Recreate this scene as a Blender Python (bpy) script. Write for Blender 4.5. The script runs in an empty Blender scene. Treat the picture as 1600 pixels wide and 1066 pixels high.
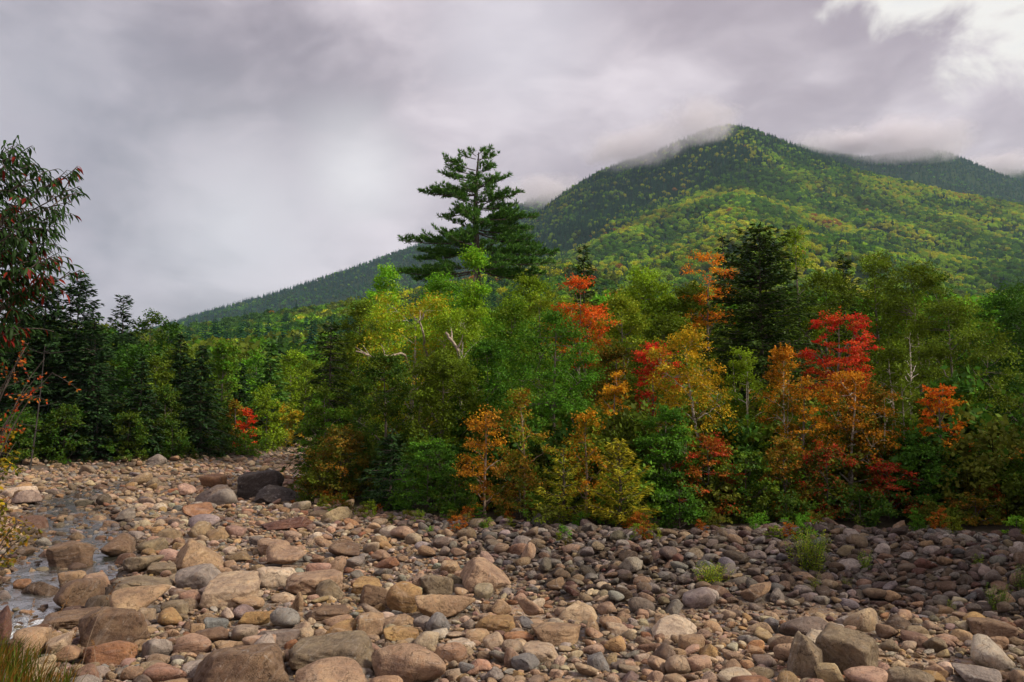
import bpy, math, random
import numpy as np
from mathutils import Vector, Matrix

# ------------------------------------------------------------------ camera, sky, sun, exposure
SC = bpy.context.scene
COL = SC.collection
F = 1244.0                 # focal length in pixels of the 1600 px wide photograph
CX, CY = 800.0, 533.0
CAMZ = 3.0
PITCH = math.atan((640 - CY) / F)

cam_data = bpy.data.cameras.new('camera')
cam_data.sensor_width = 36.0
cam_data.lens = 36.0 * F / 1600.0
cam_data.clip_start = 0.1
cam_data.clip_end = 20000.0
cam = bpy.data.objects.new('camera', cam_data)
COL.objects.link(cam)
cam.location = (0, 0, CAMZ)
cam.rotation_euler = (math.radians(90) + PITCH, 0, 0)
SC.camera = cam

SUN_AZ = math.radians(104)      # to the right of the view direction
SUN_EL = math.radians(40)
SUN_STRENGTH = 1.5
SUN_ANGLE = math.radians(12)
SKY_GAIN = 0.435
EXPOSURE = 1.60

SC.view_settings.view_transform = 'Standard'
SC.view_settings.look = 'None'
SC.view_settings.gamma = 1.0
SC.view_settings.use_curve_mapping = False
SC.view_settings.exposure = EXPOSURE

SC.render.engine = 'CYCLES'
cy = SC.cycles
cy.max_bounces = 8
cy.diffuse_bounces = 2
cy.glossy_bounces = 2
cy.transmission_bounces = 3
cy.transparent_max_bounces = 4
cy.volume_bounces = 7
cy.caustics_reflective = False
cy.caustics_refractive = False
cy.use_adaptive_sampling = True
cy.adaptive_threshold = 0.015
cy.use_denoising = True
cy.denoiser = 'OPENIMAGEDENOISE'
cy.denoising_input_passes = 'RGB_ALBEDO_NORMAL'
cy.denoising_prefilter = 'ACCURATE'
cy.volume_step_rate = 1.0
cy.volume_max_steps = 64
cy.sample_clamp_indirect = 4.0

sun_data = bpy.data.lights.new('sun', 'SUN')
sun_data.energy = SUN_STRENGTH
sun_data.angle = SUN_ANGLE
sun_data.color = (1.0, 0.90, 0.74)
sun = bpy.data.objects.new('sun', sun_data)
COL.objects.link(sun)
sdir = Vector((math.sin(SUN_AZ) * math.cos(SUN_EL), math.cos(SUN_AZ) * math.cos(SUN_EL), math.sin(SUN_EL)))
sun.rotation_euler = sdir.to_track_quat('Z', 'Y').to_euler()


class NT:
    """small helper for node trees"""
    def __init__(s, tree):
        s.t = tree
        s.n = tree.nodes
        s.n.clear()

    def new(s, typ, **kw):
        n = s.n.new(typ)
        for k, v in kw.items():
            setattr(n, k, v)
        return n

    def put(s, sock, v):
        if v is None:
            return
        if isinstance(v, bpy.types.NodeSocket):
            s.t.links.new(v, sock)
        elif isinstance(v, (tuple, list)) and len(v) == 3 and sock.type == 'RGBA':
            sock.default_value = (*v, 1)
        else:
            sock.default_value = v

    def math(s, op, a, b=None, c=None, clamp=False):
        n = s.new('ShaderNodeMath', operation=op, use_clamp=clamp)
        s.put(n.inputs[0], a); s.put(n.inputs[1], b); s.put(n.inputs[2], c)
        return n.outputs[0]

    def vmath(s, op, a, b=None):
        n = s.new('ShaderNodeVectorMath', operation=op)
        s.put(n.inputs[0], a); s.put(n.inputs[1], b)
        return n.outputs['Value'] if op in ('DOT_PRODUCT', 'LENGTH') else n.outputs[0]

    def mix(s, fac, a, b, blend='MIX'):
        n = s.new('ShaderNodeMix', data_type='RGBA', blend_type=blend)
        s.put(n.inputs[0], fac); s.put(n.inputs[6], a); s.put(n.inputs[7], b)
        return n.outputs[2]

    def noise(s, vec, scale, detail=4, rough=0.55, dist=0.0, out=0):
        n = s.new('ShaderNodeTexNoise')
        s.put(n.inputs['Vector'], vec)
        n.inputs['Scale'].default_value = scale
        n.inputs['Detail'].default_value = detail
        n.inputs['Roughness'].default_value = rough
        n.inputs['Distortion'].default_value = dist
        return n.outputs[out]

    def rng(s, v, a, b, c=0.0, d=1.0, smooth=True):
        n = s.new('ShaderNodeMapRange', interpolation_type='SMOOTHSTEP' if smooth else 'LINEAR')
        s.put(n.inputs[0], v)
        n.inputs[1].default_value, n.inputs[2].default_value = a, b
        n.inputs[3].default_value, n.inputs[4].default_value = c, d
        return n.outputs[0]

    def attr(s, name, typ='GEOMETRY', out='Color'):
        n = s.new('ShaderNodeAttribute', attribute_type=typ, attribute_name=name)
        return n.outputs[out]

    def bump(s, height, strength, dist=0.02, normal=None):
        n = s.new('ShaderNodeBump')
        n.inputs['Strength'].default_value = strength
        n.inputs['Distance'].default_value = dist
        s.put(n.inputs['Height'], height)
        s.put(n.inputs['Normal'], normal)
        return n.outputs[0]


def lin(r, g, b):
    f = lambda c: (c / 255 / 12.92) if c / 255 <= 0.04045 else ((c / 255 + 0.055) / 1.055) ** 2.4
    return (f(r), f(g), f(b))


def ray(px, py):
    """unit direction in the world through a point of the 1600x1066 photograph"""
    v = Vector(((px - CX) / F, -(py - CY) / F, -1.0))
    return (cam.rotation_euler.to_matrix() @ v).normalized()


def build_world():
    w = bpy.data.worlds.new('World')
    SC.world = w
    w.use_nodes = True
    t = NT(w.node_tree)
    out = t.new('ShaderNodeOutputWorld')
    sky = t.new('ShaderNodeTexSky', sky_type='NISHITA')
    sky.sun_disc = False
    sky.sun_elevation = SUN_EL
    sky.sun_rotation = SUN_AZ
    bg_sky = t.new('ShaderNodeBackground')
    t.put(bg_sky.inputs[0], sky.outputs[0])
    bg_sky.inputs[1].default_value = 0.08
    tc = t.new('ShaderNodeTexCoord')
    d = tc.outputs['Generated']
    # overcast layers: a broad field and finer billows, flattened vertically as stratus is
    stretch = t.vmath('MULTIPLY', d, (1.0, 1.0, 1.7))
    warp = t.vmath('SCALE', t.vmath('SUBTRACT', t.noise(stretch, 2.2, 3, 0.5, out=1), (0.5, 0.5, 0.5)))
    warp.node.inputs['Scale'].default_value = 0.3
    p = t.vmath('ADD', stretch, warp)
    n1 = t.noise(t.vmath('ADD', p, (3.1, 0.4, 1.7)), 2.0, 5, 0.55)
    n2 = t.noise(t.vmath('ADD', p, (0.2, 5.3, 2.2)), 5.5, 5, 0.55)
    field = t.math('ADD', t.math('MULTIPLY', n1, 0.65), t.math('MULTIPLY', n2, 0.35))
    n3 = t.noise(t.vmath('ADD', p, (4.2, 1.3, 0.2)), 11.0, 5, 0.55)
    field = t.math('ADD', t.math('MULTIPLY', field, 0.88), t.math('MULTIPLY', n3, 0.12))
    f01 = t.rng(field, 0.40, 0.60)

    def blob(px, py, rad, soft):
        v = ray(px, py)
        dist = t.math('ARCCOSINE', t.math('MINIMUM', t.vmath('DOT_PRODUCT', d, tuple(v)), 1.0))
        dist = t.math('ADD', dist, t.math('MULTIPLY', t.math('SUBTRACT', field, 0.5), 0.35))
        return t.rng(dist, rad + soft, max(rad - soft, 0.0))
    grey = t.mix(f01, lin(158, 147, 156), lin(210, 200, 206))
    # dark rain cloud on the left and bright thin cloud lower down
    dark = blob(120, 290, 0.13, 0.30)
    grey = t.mix(t.math('MULTIPLY', dark, 0.9), grey, t.mix(f01, lin(112, 106, 118), lin(156, 149, 159)))
    dk2 = blob(450, 190, 0.10, 0.12)
    grey = t.mix(t.math('MULTIPLY', dk2, 0.8), grey, t.mix(f01, lin(134, 127, 137), lin(166, 158, 166)))
    dk3 = blob(60, 130, 0.06, 0.16)
    grey = t.mix(t.math('MULTIPLY', dk3, 0.7), grey, t.mix(f01, lin(124, 124, 135), lin(158, 156, 165)))
    br = blob(560, 275, 0.03, 0.085)
    grey = t.mix(t.math('MULTIPLY', br, 0.85), grey, t.mix(f01, lin(196, 192, 196), lin(230, 226, 228)))
    br2 = blob(370, 350, 0.05, 0.15)
    grey = t.mix(t.math('MULTIPLY', br2, 0.65), grey, t.mix(f01, lin(168, 166, 171), lin(206, 204, 208)))
    br3 = blob(800, 60, 0.02, 0.14)
    grey = t.mix(t.math('MULTIPLY', br3, 0.5), grey, lin(214, 210, 217))
    # break in the deck, upper right: bright high cloud beyond a billowed edge
    pts = [(1228, -30), (1350, 62), (1460, 92), (1545, 140), (1600, 215)]
    a, b = ray(1235, 0), ray(1600, 205)
    nrm = a.cross(b).normalized()
    if nrm.dot(ray(1560, 20)) < 0:
        nrm = -nrm
    side = t.vmath('DOT_PRODUCT', d, tuple(nrm))
    bill = t.noise(t.vmath('ADD', d, (0.7, 0.3, 0.45)), 11.0, 7, 0.56, 0.5)
    side = t.math('ADD', side, t.math('MULTIPLY', t.math('SUBTRACT', bill, 0.5), 0.26))
    far = t.vmath('DOT_PRODUCT', d, tuple(ray(1500, -120)))
    gap = t.math('MULTIPLY', t.rng(side, 0.022, 0.075), t.rng(far, 0.80, 0.93))
    bright = t.mix(t.noise(p, 3.5, 4, 0.5), lin(212, 212, 213), lin(193, 197, 204))
    glow = t.mix(t.rng(side, 0.15, 0.05), bright, lin(224, 220, 215))
    bright = glow
    grey = t.mix(gap, grey, bright)
    bg_cloud = t.new('ShaderNodeBackground')
    t.put(bg_cloud.inputs[0], grey)
    bg_cloud.inputs[1].default_value = SKY_GAIN
    ms = t.new('ShaderNodeMixShader')
    cover = t.rng(n1, 0.0, 0.35, 0.94, 0.985)
    t.put(ms.inputs[0], cover)
    t.t.links.new(bg_sky.outputs[0], ms.inputs[1])
    t.t.links.new(bg_cloud.outputs[0], ms.inputs[2])
    t.t.links.new(ms.outputs[0], out.inputs[0])
    w.cycles.sampling_method = 'MANUAL'
    w.cycles.sample_map_resolution = 512


build_world()

# ------------------------------------------------------------------ numeric helpers
def smooth(a, b, x):
    t = np.clip((x - a) / (b - a), 0, 1)
    return t * t * (3 - 2 * t)


def vnoise(p, seed=0):
    """value noise, p (n,3) -> (n,) in -1..1"""
    p = np.asarray(p, float) + seed * 17.31
    i = np.floor(p).astype(np.int64)
    f = p - i
    f = f * f * (3 - 2 * f)

    def h(dx, dy, dz):
        n = (i[:, 0] + dx) * 374761393 + (i[:, 1] + dy) * 668265263 + (i[:, 2] + dz) * 2147483647 + seed * 1274126177
        n = (n ^ (n >> 13)) * 1274126177 & 0x7fffffff
        n = (n ^ (n >> 16)) & 0xffff
        return n / 32767.5 - 1.0
    fx, fy, fz = f[:, 0], f[:, 1], f[:, 2]
    x00 = h(0, 0, 0) * (1 - fx) + h(1, 0, 0) * fx
    x10 = h(0, 1, 0) * (1 - fx) + h(1, 1, 0) * fx
    x01 = h(0, 0, 1) * (1 - fx) + h(1, 0, 1) * fx
    x11 = h(0, 1, 1) * (1 - fx) + h(1, 1, 1) * fx
    return (x00 * (1 - fy) + x10 * fy) * (1 - fz) + (x01 * (1 - fy) + x11 * fy) * fz


def fbm(p, octaves=4, seed=0, gain=0.5):
    p = np.asarray(p, float)
    s, a = 0.0, 1.0
    for o in range(octaves):
        s = s + a * vnoise(p * (2.03 ** o), seed + o)
        a *= gain
    return s


def noise2(x, y, scale, octaves=3, seed=0):
    p = np.stack([np.ravel(x) * scale, np.ravel(y) * scale, np.zeros(np.size(x))], 1)
    return fbm(p, octaves, seed).reshape(np.shape(x))


def seg_dist(x, y, poly):
    """distance to an open polyline, and arc parameter (index + t)"""
    best = np.full(np.shape(x), 1e9)
    par = np.zeros(np.shape(x))
    for k in range(len(poly) - 1):
        ax, ay = poly[k]; bx, by = poly[k + 1]
        dx, dy = bx - ax, by - ay
        t = np.clip(((x - ax) * dx + (y - ay) * dy) / (dx * dx + dy * dy), 0, 1)
        dd = np.hypot(x - ax - t * dx, y - ay - t * dy)
        m = dd < best
        best = np.where(m, dd, best)
        par = np.where(m, k + t, par)
    return best, par


def inside(x, y, poly):
    c = np.zeros(np.shape(x), bool)
    n = len(poly)
    for k in range(n):
        ax, ay = poly[k]; bx, by = poly[(k + 1) % n]
        cond = ((ay > y) != (by > y))
        xx = (bx - ax) * (y - ay) / ((by - ay) if by != ay else 1e-9) + ax
        c ^= cond & (x < xx)
    return c


ISLAND_EDGE = [(60, 12.0), (25, 12.6), (13, 13.8), (9.5, 14.9), (7.8, 16.0), (5.9, 16.2), (4.0, 15.6), (2.44, 15.3), (0.3, 16.8),
               (-2.56, 19.8), (-4.1, 21.4), (-6.3, 24.6), (-8.9, 36.5), (-12.0, 49.5), (-15.4, 65), (-24, 92)]
ISLAND = ISLAND_EDGE + [(-24, 160), (160, 160), (160, 12)]
LEFT_EDGE = [(-60, 36), (-33.6, 38), (-25, 39), (-19.0, 42), (-17.2, 45.5), (-16.3, 50), (-16.2, 58), (-17.4, 66), (-27, 92)]
LEFT = LEFT_EDGE + [(-27, 160), (-160, 160), (-160, 36)]
NEAR_EDGE = [(-30, 9.3), (-10, 9.4), (-6.4, 9.5), (-5.4, 9.1), (-4.9, 8.6), (-4.4, 8.0), (-4.0, 6.5), (-3.9, 2), (-3.9, -15)]
NEAR = NEAR_EDGE + [(-30, -15)]
RIVER = [(-14.5, 39), (-15.6, 33), (-15.4, 28), (-13.4, 24.0), (-10.2, 19.4), (-8.4, 15.2), (-7.3, 12.2), (-7.6, 10.7), (-10.5, 10.0), (-20, 9.8)]
RIVER_W = [0.4, 0.5, 0.65, 0.85, 0.85, 0.85, 0.85, 0.9, 1.2, 1.5]
RIVER_Z = [-0.04, -0.05, -0.06, -0.08, -0.09, -0.11, -0.20, -0.36, -0.42, -0.46]


def H(x, y):
    x = np.asarray(x, float); y = np.asarray(y, float)
    dI, _ = seg_dist(x, y, ISLAND_EDGE)
    sI = np.where(inside(x, y, ISLAND), dI, -dI)
    hm = 0.12 + 0.42 * smooth(-6, 3.5, x)
    z = hm * smooth(-4.2, 0.4, sI) + 0.35 * smooth(1, 14, sI)
    dL, _ = seg_dist(x, y, LEFT_EDGE)
    sL = np.where(inside(x, y, LEFT), dL, -dL)
    z = np.maximum(z, 1.0 * smooth(-1.2, 5, sL))
    dN, _ = seg_dist(x, y, NEAR_EDGE)
    sN = np.where(inside(x, y, NEAR), dN, -dN)
    z = np.maximum(z, 0.42 * smooth(-0.5, 0.9, sN))
    dR, par = seg_dist(x, y, RIVER)
    k = np.arange(len(RIVER))
    wv = np.interp(par, k, RIVER_W); zv = np.interp(par, k, RIVER_Z)
    ch = smooth(wv * 1.5, wv * 0.55, dR) * (sN < 0.2)
    z = z * (1 - ch) + ch * (zv - 0.20)
    near = (y < 90)
    z = z + np.where(near, 0.05 * noise2(x, y, 0.55, 2, 3) * (1 - 0.6 * ch), 0)
    z = z + np.where(y > 90, 0.7 * smooth(90, 300, y), 0)
    return z


def surface(x, y):
    """ground, or the water where it covers the ground"""
    x = np.asarray(x, float); y = np.asarray(y, float)
    dR, par = seg_dist(x, y, RIVER)
    k = np.arange(len(RIVER))
    return np.maximum(H(x, y), np.where(dR < 1.25 * np.interp(par, k, RIVER_W), np.interp(par, k, RIVER_Z), -9) - 0.03)


def ground(px, py, H=H):
    """point where the line through a photo pixel meets the ground"""
    d = ray(px, py)
    o = cam.location
    t0, t1 = 4.0, None
    ts = np.concatenate([np.arange(4, 30, 0.1), np.arange(30, 140, 0.5)])
    X = o.x + d.x * ts; Y = o.y + d.y * ts; Z = o.z + d.z * ts
    below = np.nonzero(Z < H(X, Y))[0]
    if len(below) == 0:
        return None
    j = below[0]
    lo, hi = (ts[j - 1] if j else ts[0]), ts[j]
    for _ in range(14):
        m = 0.5 * (lo + hi)
        if o.z + d.z * m < float(H(o.x + d.x * m, o.y + d.y * m)):
            hi = m
        else:
            lo = m
    return Vector((o.x + d.x * hi, o.y + d.y * hi, o.z + d.z * hi))


def at(px, py, Y):
    """point at forward distance Y on the line through a photo pixel"""
    d = ray(px, py)
    return cam.location + d * (Y / d.y)


def dist_of(p):
    return p.y


# ------------------------------------------------------------------ mesh helpers
class MB:
    """collects vertices and faces of one mesh"""
    def __init__(s):
        s.v = []; s.f3 = []; s.f4 = []; s.n = 0
        s.a3 = []; s.a4 = []

    def add(s, v, f4=None, f3=None, a4=None, a3=None):
        v = np.asarray(v, float).reshape(-1, 3)
        if f4 is not None and len(f4):
            s.f4.append(np.asarray(f4, np.int64) + s.n)
            s.a4.append(np.zeros((len(f4), 2)) if a4 is None else a4)
        if f3 is not None and len(f3):
            s.f3.append(np.asarray(f3, np.int64) + s.n)
            s.a3.append(np.zeros((len(f3), 2)) if a3 is None else a3)
        s.v.append(v); s.n += len(v)

    def mesh(s, name, mat=None, smooth_shade=True, attrs=False):
        v = np.concatenate(s.v) if s.v else np.zeros((0, 3))
        me = bpy.data.meshes.new(name)
        f4 = np.concatenate(s.f4) if s.f4 else np.zeros((0, 4), np.int64)
        f3 = np.concatenate(s.f3) if s.f3 else np.zeros((0, 3), np.int64)
        nl = len(f4) * 4 + len(f3) * 3
        me.vertices.add(len(v)); me.loops.add(nl); me.polygons.add(len(f4) + len(f3))
        me.vertices.foreach_set('co', v.astype(np.float32).ravel())
        me.loops.foreach_set('vertex_index', np.concatenate([f4.ravel(), f3.ravel()]).astype(np.int32))
        starts = np.concatenate([np.arange(len(f4)) * 4, len(f4) * 4 + np.arange(len(f3)) * 3]).astype(np.int32)
        me.polygons.foreach_set('loop_start', starts)
        if smooth_shade:
            me.polygons.foreach_set('use_smooth', np.ones(len(f4) + len(f3), bool))
        if attrs:
            a = np.concatenate([np.concatenate(s.a4) if s.a4 else np.zeros((0, 2)), np.concatenate(s.a3) if s.a3 else np.zeros((0, 2))])
            for k, nm in enumerate(('tint', 'blend')):
                at_ = me.attributes.new(nm, 'FLOAT', 'FACE')
                at_.data.foreach_set('value', a[:, k].astype(np.float32))
        me.update(calc_edges=True)
        if mat:
            me.materials.append(mat)
        return me


def link(name, data, parent=None, loc=None):
    o = bpy.data.objects.new(name, data)
    COL.objects.link(o)
    if parent is not None:
        o.parent = parent
    if loc is not None:
        o.location = loc
    return o


def tag(o, label=None, cat=None, group=None, kind=None):
    if label: o['label'] = label
    if cat: o['category'] = cat
    if group: o['group'] = group
    if kind: o['kind'] = kind
    return o


def tube(mb, pts, rad, sides=6, cap=True):
    pts = np.asarray(pts, float); n = len(pts)
    rad = np.broadcast_to(np.asarray(rad, float), (n,))
    tan = np.gradient(pts, axis=0)
    tan /= np.linalg.norm(tan, axis=1)[:, None] + 1e-9
    ref = np.where(np.abs(tan[:, 2:3]) > 0.9, np.array([[1.0, 0, 0]]), np.array([[0, 0, 1.0]]))
    u = np.cross(tan, ref); u /= np.linalg.norm(u, axis=1)[:, None] + 1e-9
    for i in range(1, n):                       # keep the frame from flipping
        uu = u[i - 1] - tan[i] * np.dot(u[i - 1], tan[i])
        u[i] = uu / (np.linalg.norm(uu) + 1e-9)
    w = np.cross(tan, u)
    ang = np.arange(sides) * 2 * math.pi / sides
    ring = pts[:, None, :] + rad[:, None, None] * (np.cos(ang)[None, :, None] * u[:, None, :] + np.sin(ang)[None, :, None] * w[:, None, :])
    f = []
    for i in range(n - 1):
        for k in range(sides):
            k2 = (k + 1) % sides
            f.append((i * sides + k, i * sides + k2, (i + 1) * sides + k2, (i + 1) * sides + k))
    mb.add(ring.reshape(-1, 3), f)


def bez(a, b, c, n=7):
    t = np.linspace(0, 1, n)[:, None]
    a, b, c = map(np.asarray, (a, b, c))
    return (1 - t) ** 2 * a + 2 * t * (1 - t) * b + t * t * c


def quads(mb, pos, d, nrm, ln, wd, tint, blend, fold=0.0):
    """leaf shaped four-cornered faces: base, side, tip, side"""
    d = d / (np.linalg.norm(d, axis=1)[:, None] + 1e-9)
    s = np.cross(d, nrm); s /= np.linalg.norm(s, axis=1)[:, None] + 1e-9
    n2 = np.cross(s, d)
    ln = np.broadcast_to(ln, (len(pos),))[:, None]; wd = np.broadcast_to(wd, (len(pos),))[:, None]
    v = np.stack([pos, pos + d * ln * 0.45 + s * wd * 0.5 - n2 * ln * fold, pos + d * ln - n2 * ln * fold * 1.2, pos + d * ln * 0.45 - s * wd * 0.5 - n2 * ln * fold], 1).reshape(-1, 3)
    f = np.arange(len(pos) * 4).reshape(-1, 4)
    mb.add(v, f, a4=np.stack([tint, blend], 1))

# ------------------------------------------------------------------ materials
def material(name):
    m = bpy.data.materials.new(name)
    m.use_nodes = True
    t = NT(m.node_tree)
    out = t.new('ShaderNodeOutputMaterial')
    return m, t, out


def foliage_material(name, inst=False, trans=0.3):
    m, t, out = material(name)
    tint = t.attr('tint', out='Fac'); blend = t.attr('blend', out='Fac')
    if inst:
        a = t.attr('fcol', 'INSTANCER'); b = t.attr('fcol2', 'INSTANCER')
    else:
        a = t.new('ShaderNodeObjectInfo').outputs['Color']; b = t.attr('col2', 'OBJECT')
    c = t.mix(blend, a, b)
    hs = t.new('ShaderNodeHueSaturation')
    t.put(hs.inputs['Hue'], t.rng(tint, 0, 2, 0.482, 0.518, False))
    t.put(hs.inputs['Saturation'], 1.0)
    t.put(hs.inputs['Value'], t.rng(tint, 0, 2, 0.35, 1.65, False))
    t.put(hs.inputs['Color'], c)
    c = hs.outputs[0]
    df = t.new('ShaderNodeBsdfDiffuse'); t.put(df.inputs[0], c)
    tr = t.new('ShaderNodeBsdfTranslucent'); t.put(tr.inputs[0], c)
    gl = t.new('ShaderNodeBsdfGlossy'); gl.inputs['Roughness'].default_value = 0.5
    t.put(gl.inputs[0], (0.5, 0.5, 0.5))
    m1 = t.new('ShaderNodeMixShader'); m1.inputs[0].default_value = trans
    t.t.links.new(df.outputs[0], m1.inputs[1]); t.t.links.new(tr.outputs[0], m1.inputs[2])
    m2 = t.new('ShaderNodeMixShader'); m2.inputs[0].default_value = 0.012
    t.t.links.new(m1.outputs[0], m2.inputs[1]); t.t.links.new(gl.outputs[0], m2.inputs[2])
    t.t.links.new(m2.outputs[0], out.inputs[0])
    return m


def bark_material(name, c1, c2, scale=12.0, inst=False, bands=False):
    m, t, out = material(name)
    co = t.new('ShaderNodeTexCoord').outputs['Object']
    s = t.vmath('MULTIPLY', co, (1, 1, 3.0 if bands else 0.25))
    n = t.noise(s, scale, 4, 0.65)
    c = t.mix(t.rng(n, 0.38, 0.62), c1, c2)
    b = t.new('ShaderNodeBsdfPrincipled')
    t.put(b.inputs['Base Color'], c); b.inputs['Roughness'].default_value = 0.85
    t.put(b.inputs['Normal'], t.bump(n, 0.6, 0.02))
    t.t.links.new(b.outputs[0], out.inputs[0])
    return m


def rock_material(name, inst=False):
    m, t, out = material(name)
    if inst:
        a = t.attr('fcol', 'INSTANCER')
        rnd = t.attr('frnd', 'INSTANCER', 'Fac')
    else:
        oi = t.new('ShaderNodeObjectInfo'); a = oi.outputs['Color']; rnd = oi.outputs['Random']
    pos = t.new('ShaderNodeNewGeometry').outputs['Position']
    off = t.new('ShaderNodeCombineXYZ')
    t.put(off.inputs[0], t.math('MULTIPLY', rnd, 37.0)); t.put(off.inputs[1], t.math('MULTIPLY', rnd, 91.0)); t.put(off.inputs[2], t.math('MULTIPLY', rnd, 53.0))
    p = t.vmath('ADD', pos, off.outputs[0])
    big = t.noise(p, 3.2, 5, 0.6, 0.4)
    mid = t.noise(p, 13.0, 5, 0.65)
    fine = t.noise(p, 70.0, 4, 0.7)
    # strata: bands turned by the stone's own random angle
    rot = t.new('ShaderNodeVectorRotate', rotation_type='AXIS_ANGLE')
    rot.inputs['Axis'].default_value = (0.6, 0.5, 0.3)
    t.put(rot.inputs['Vector'], p); t.put(rot.inputs['Angle'], t.math('MULTIPLY', rnd, 6.28))
    band = t.noise(t.vmath('MULTIPLY', rot.outputs[0], (0.9, 0.9, 9.0)), 2.4, 4, 0.6, 0.6)
    hs = t.new('ShaderNodeHueSaturation'); t.put(hs.inputs['Color'], a)
    t.put(hs.inputs['Hue'], t.rng(big, 0.3, 0.7, 0.492, 0.508, False))
    t.put(hs.inputs['Value'], t.rng(big, 0.3, 0.7, 0.62, 1.34, False))
    c = hs.outputs[0]
    warm = t.mix(1.0, c, (0.95, 0.72, 0.50), 'MULTIPLY')
    c = t.mix(t.math('MULTIPLY', t.rng(mid, 0.50, 0.68), 0.45), c, warm)
    pale = t.mix(0.32, c, (0.55, 0.52, 0.48))
    c = t.mix(t.math('MULTIPLY', t.rng(band, 0.50, 0.72), 0.42), c, pale)
    dark = t.mix(1.0, c, (0.48, 0.44, 0.42), 'MULTIPLY')
    c = t.mix(t.math('MULTIPLY', t.rng(t.math('ADD', t.math('MULTIPLY', mid, 0.5), t.math('MULTIPLY', fine, 0.5)), 0.52, 0.38), 0.85), c, dark)
    # blotches of stain and old lichen, and thin cracks on some of the stones
    blot = t.noise(t.vmath('ADD', p, (7.7, 2.1, 5.5)), 5.5, 6, 0.7, 1.0)
    c = t.mix(t.math('MULTIPLY', t.rng(blot, 0.55, 0.60), 0.42), c, t.mix(1.0, c, (0.50, 0.45, 0.42), 'MULTIPLY'))
    c = t.mix(t.math('MULTIPLY', t.rng(blot, 0.37, 0.33), 0.30), c, (0.50, 0.48, 0.43))
    vor = t.new('ShaderNodeTexVoronoi', feature='DISTANCE_TO_EDGE'); vor.inputs['Scale'].default_value = 2.6
    wv = t.vmath('ADD', rot.outputs[0], t.vmath('MULTIPLY', t.noise(p, 4.0, 4, 0.6, out=1), (0.30, 0.30, 0.30)))
    t.put(vor.inputs['Vector'], t.vmath('MULTIPLY', wv, (1.0, 1.0, 1.9)))
    crack = t.math('MULTIPLY', t.rng(vor.outputs['Distance'], 0.012, 0.004), t.rng(big, 0.44, 0.52))
    c = t.mix(t.math('MULTIPLY', crack, 0.7), c, t.mix(1.0, c, (0.30, 0.26, 0.24), 'MULTIPLY'))
    speck = t.noise(p, 190.0, 2, 0.6)
    c = t.mix(t.math('MULTIPLY', t.rng(speck, 0.62, 0.72), 0.4), c, (0.62, 0.58, 0.54))
    c = t.mix(t.math('MULTIPLY', t.rng(speck, 0.38, 0.28), 0.5), c, (0.05, 0.045, 0.045))
    b = t.new('ShaderNodeBsdfPrincipled')
    t.put(b.inputs['Base Color'], c)
    t.put(b.inputs['Roughness'], t.rng(mid, 0.3, 0.7, 0.92, 0.68, False))
    b.inputs['Specular IOR Level'].default_value = 0.3
    hgt = t.math('ADD', t.math('ADD', t.math('MULTIPLY', mid, 0.6), t.math('MULTIPLY', fine, 0.34)), t.math('SUBTRACT', t.math('MULTIPLY', band, 0.45), t.math('MULTIPLY', crack, 0.5)))
    t.put(b.inputs['Normal'], t.bump(hgt, 0.8, 0.06))
    t.t.links.new(b.outputs[0], out.inputs[0])
    return m


M_LEAF = foliage_material('leaf_surface')
M_LEAF_I = foliage_material('leaf_surface_far', inst=True)
M_NEEDLE = foliage_material('needle_surface', trans=0.12)
M_BARK = bark_material('grey_bark', (0.10, 0.075, 0.055), (0.22, 0.18, 0.145))
M_DBARK = bark_material('dark_bark', (0.045, 0.032, 0.024), (0.11, 0.085, 0.065))
M_BIRCH = bark_material('birch_bark', (0.62, 0.56, 0.46), (0.26, 0.21, 0.17), 7.0, bands=True)
M_SNAG = bark_material('rotten_bark', (0.022, 0.018, 0.015), (0.05, 0.04, 0.032))
M_LIMB = bark_material('weathered_birch_bark', (0.40, 0.33, 0.25), (0.20, 0.15, 0.11), 7.0, bands=True)
M_TBARK = bark_material('tan_bark', (0.34, 0.25, 0.17), (0.16, 0.11, 0.08), 9.0)
M_ROCK = rock_material('river_stone')
M_ROCK_I = rock_material('river_stone_small', inst=True)


# ------------------------------------------------------------------ tree builders (meshes in the tree's own space, base at 0,0,0)
def profile(t, kind):
    t = np.clip(t, 0, 1)
    if kind == 'round':
        return np.sqrt(np.clip(1 - (2 * t - 0.9) ** 2 / 1.25, 0.02, 1))
    if kind == 'spread':
        return np.clip(0.55 + 0.6 * t - 1.05 * np.clip(t - 0.62, 0, 1) * 1.6, 0.12, 1)
    if kind == 'narrow':
        return np.clip(np.sin(np.pi * (0.12 + 0.86 * t ** 0.75)), 0.1, 1)
    if kind == 'cone':
        return np.clip(1.02 - t, 0.05, 1) ** 0.75
    if kind == 'column':
        return np.clip(1.0 - 0.75 * t ** 2.2, 0.1, 1)
    return np.ones_like(t)


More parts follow.
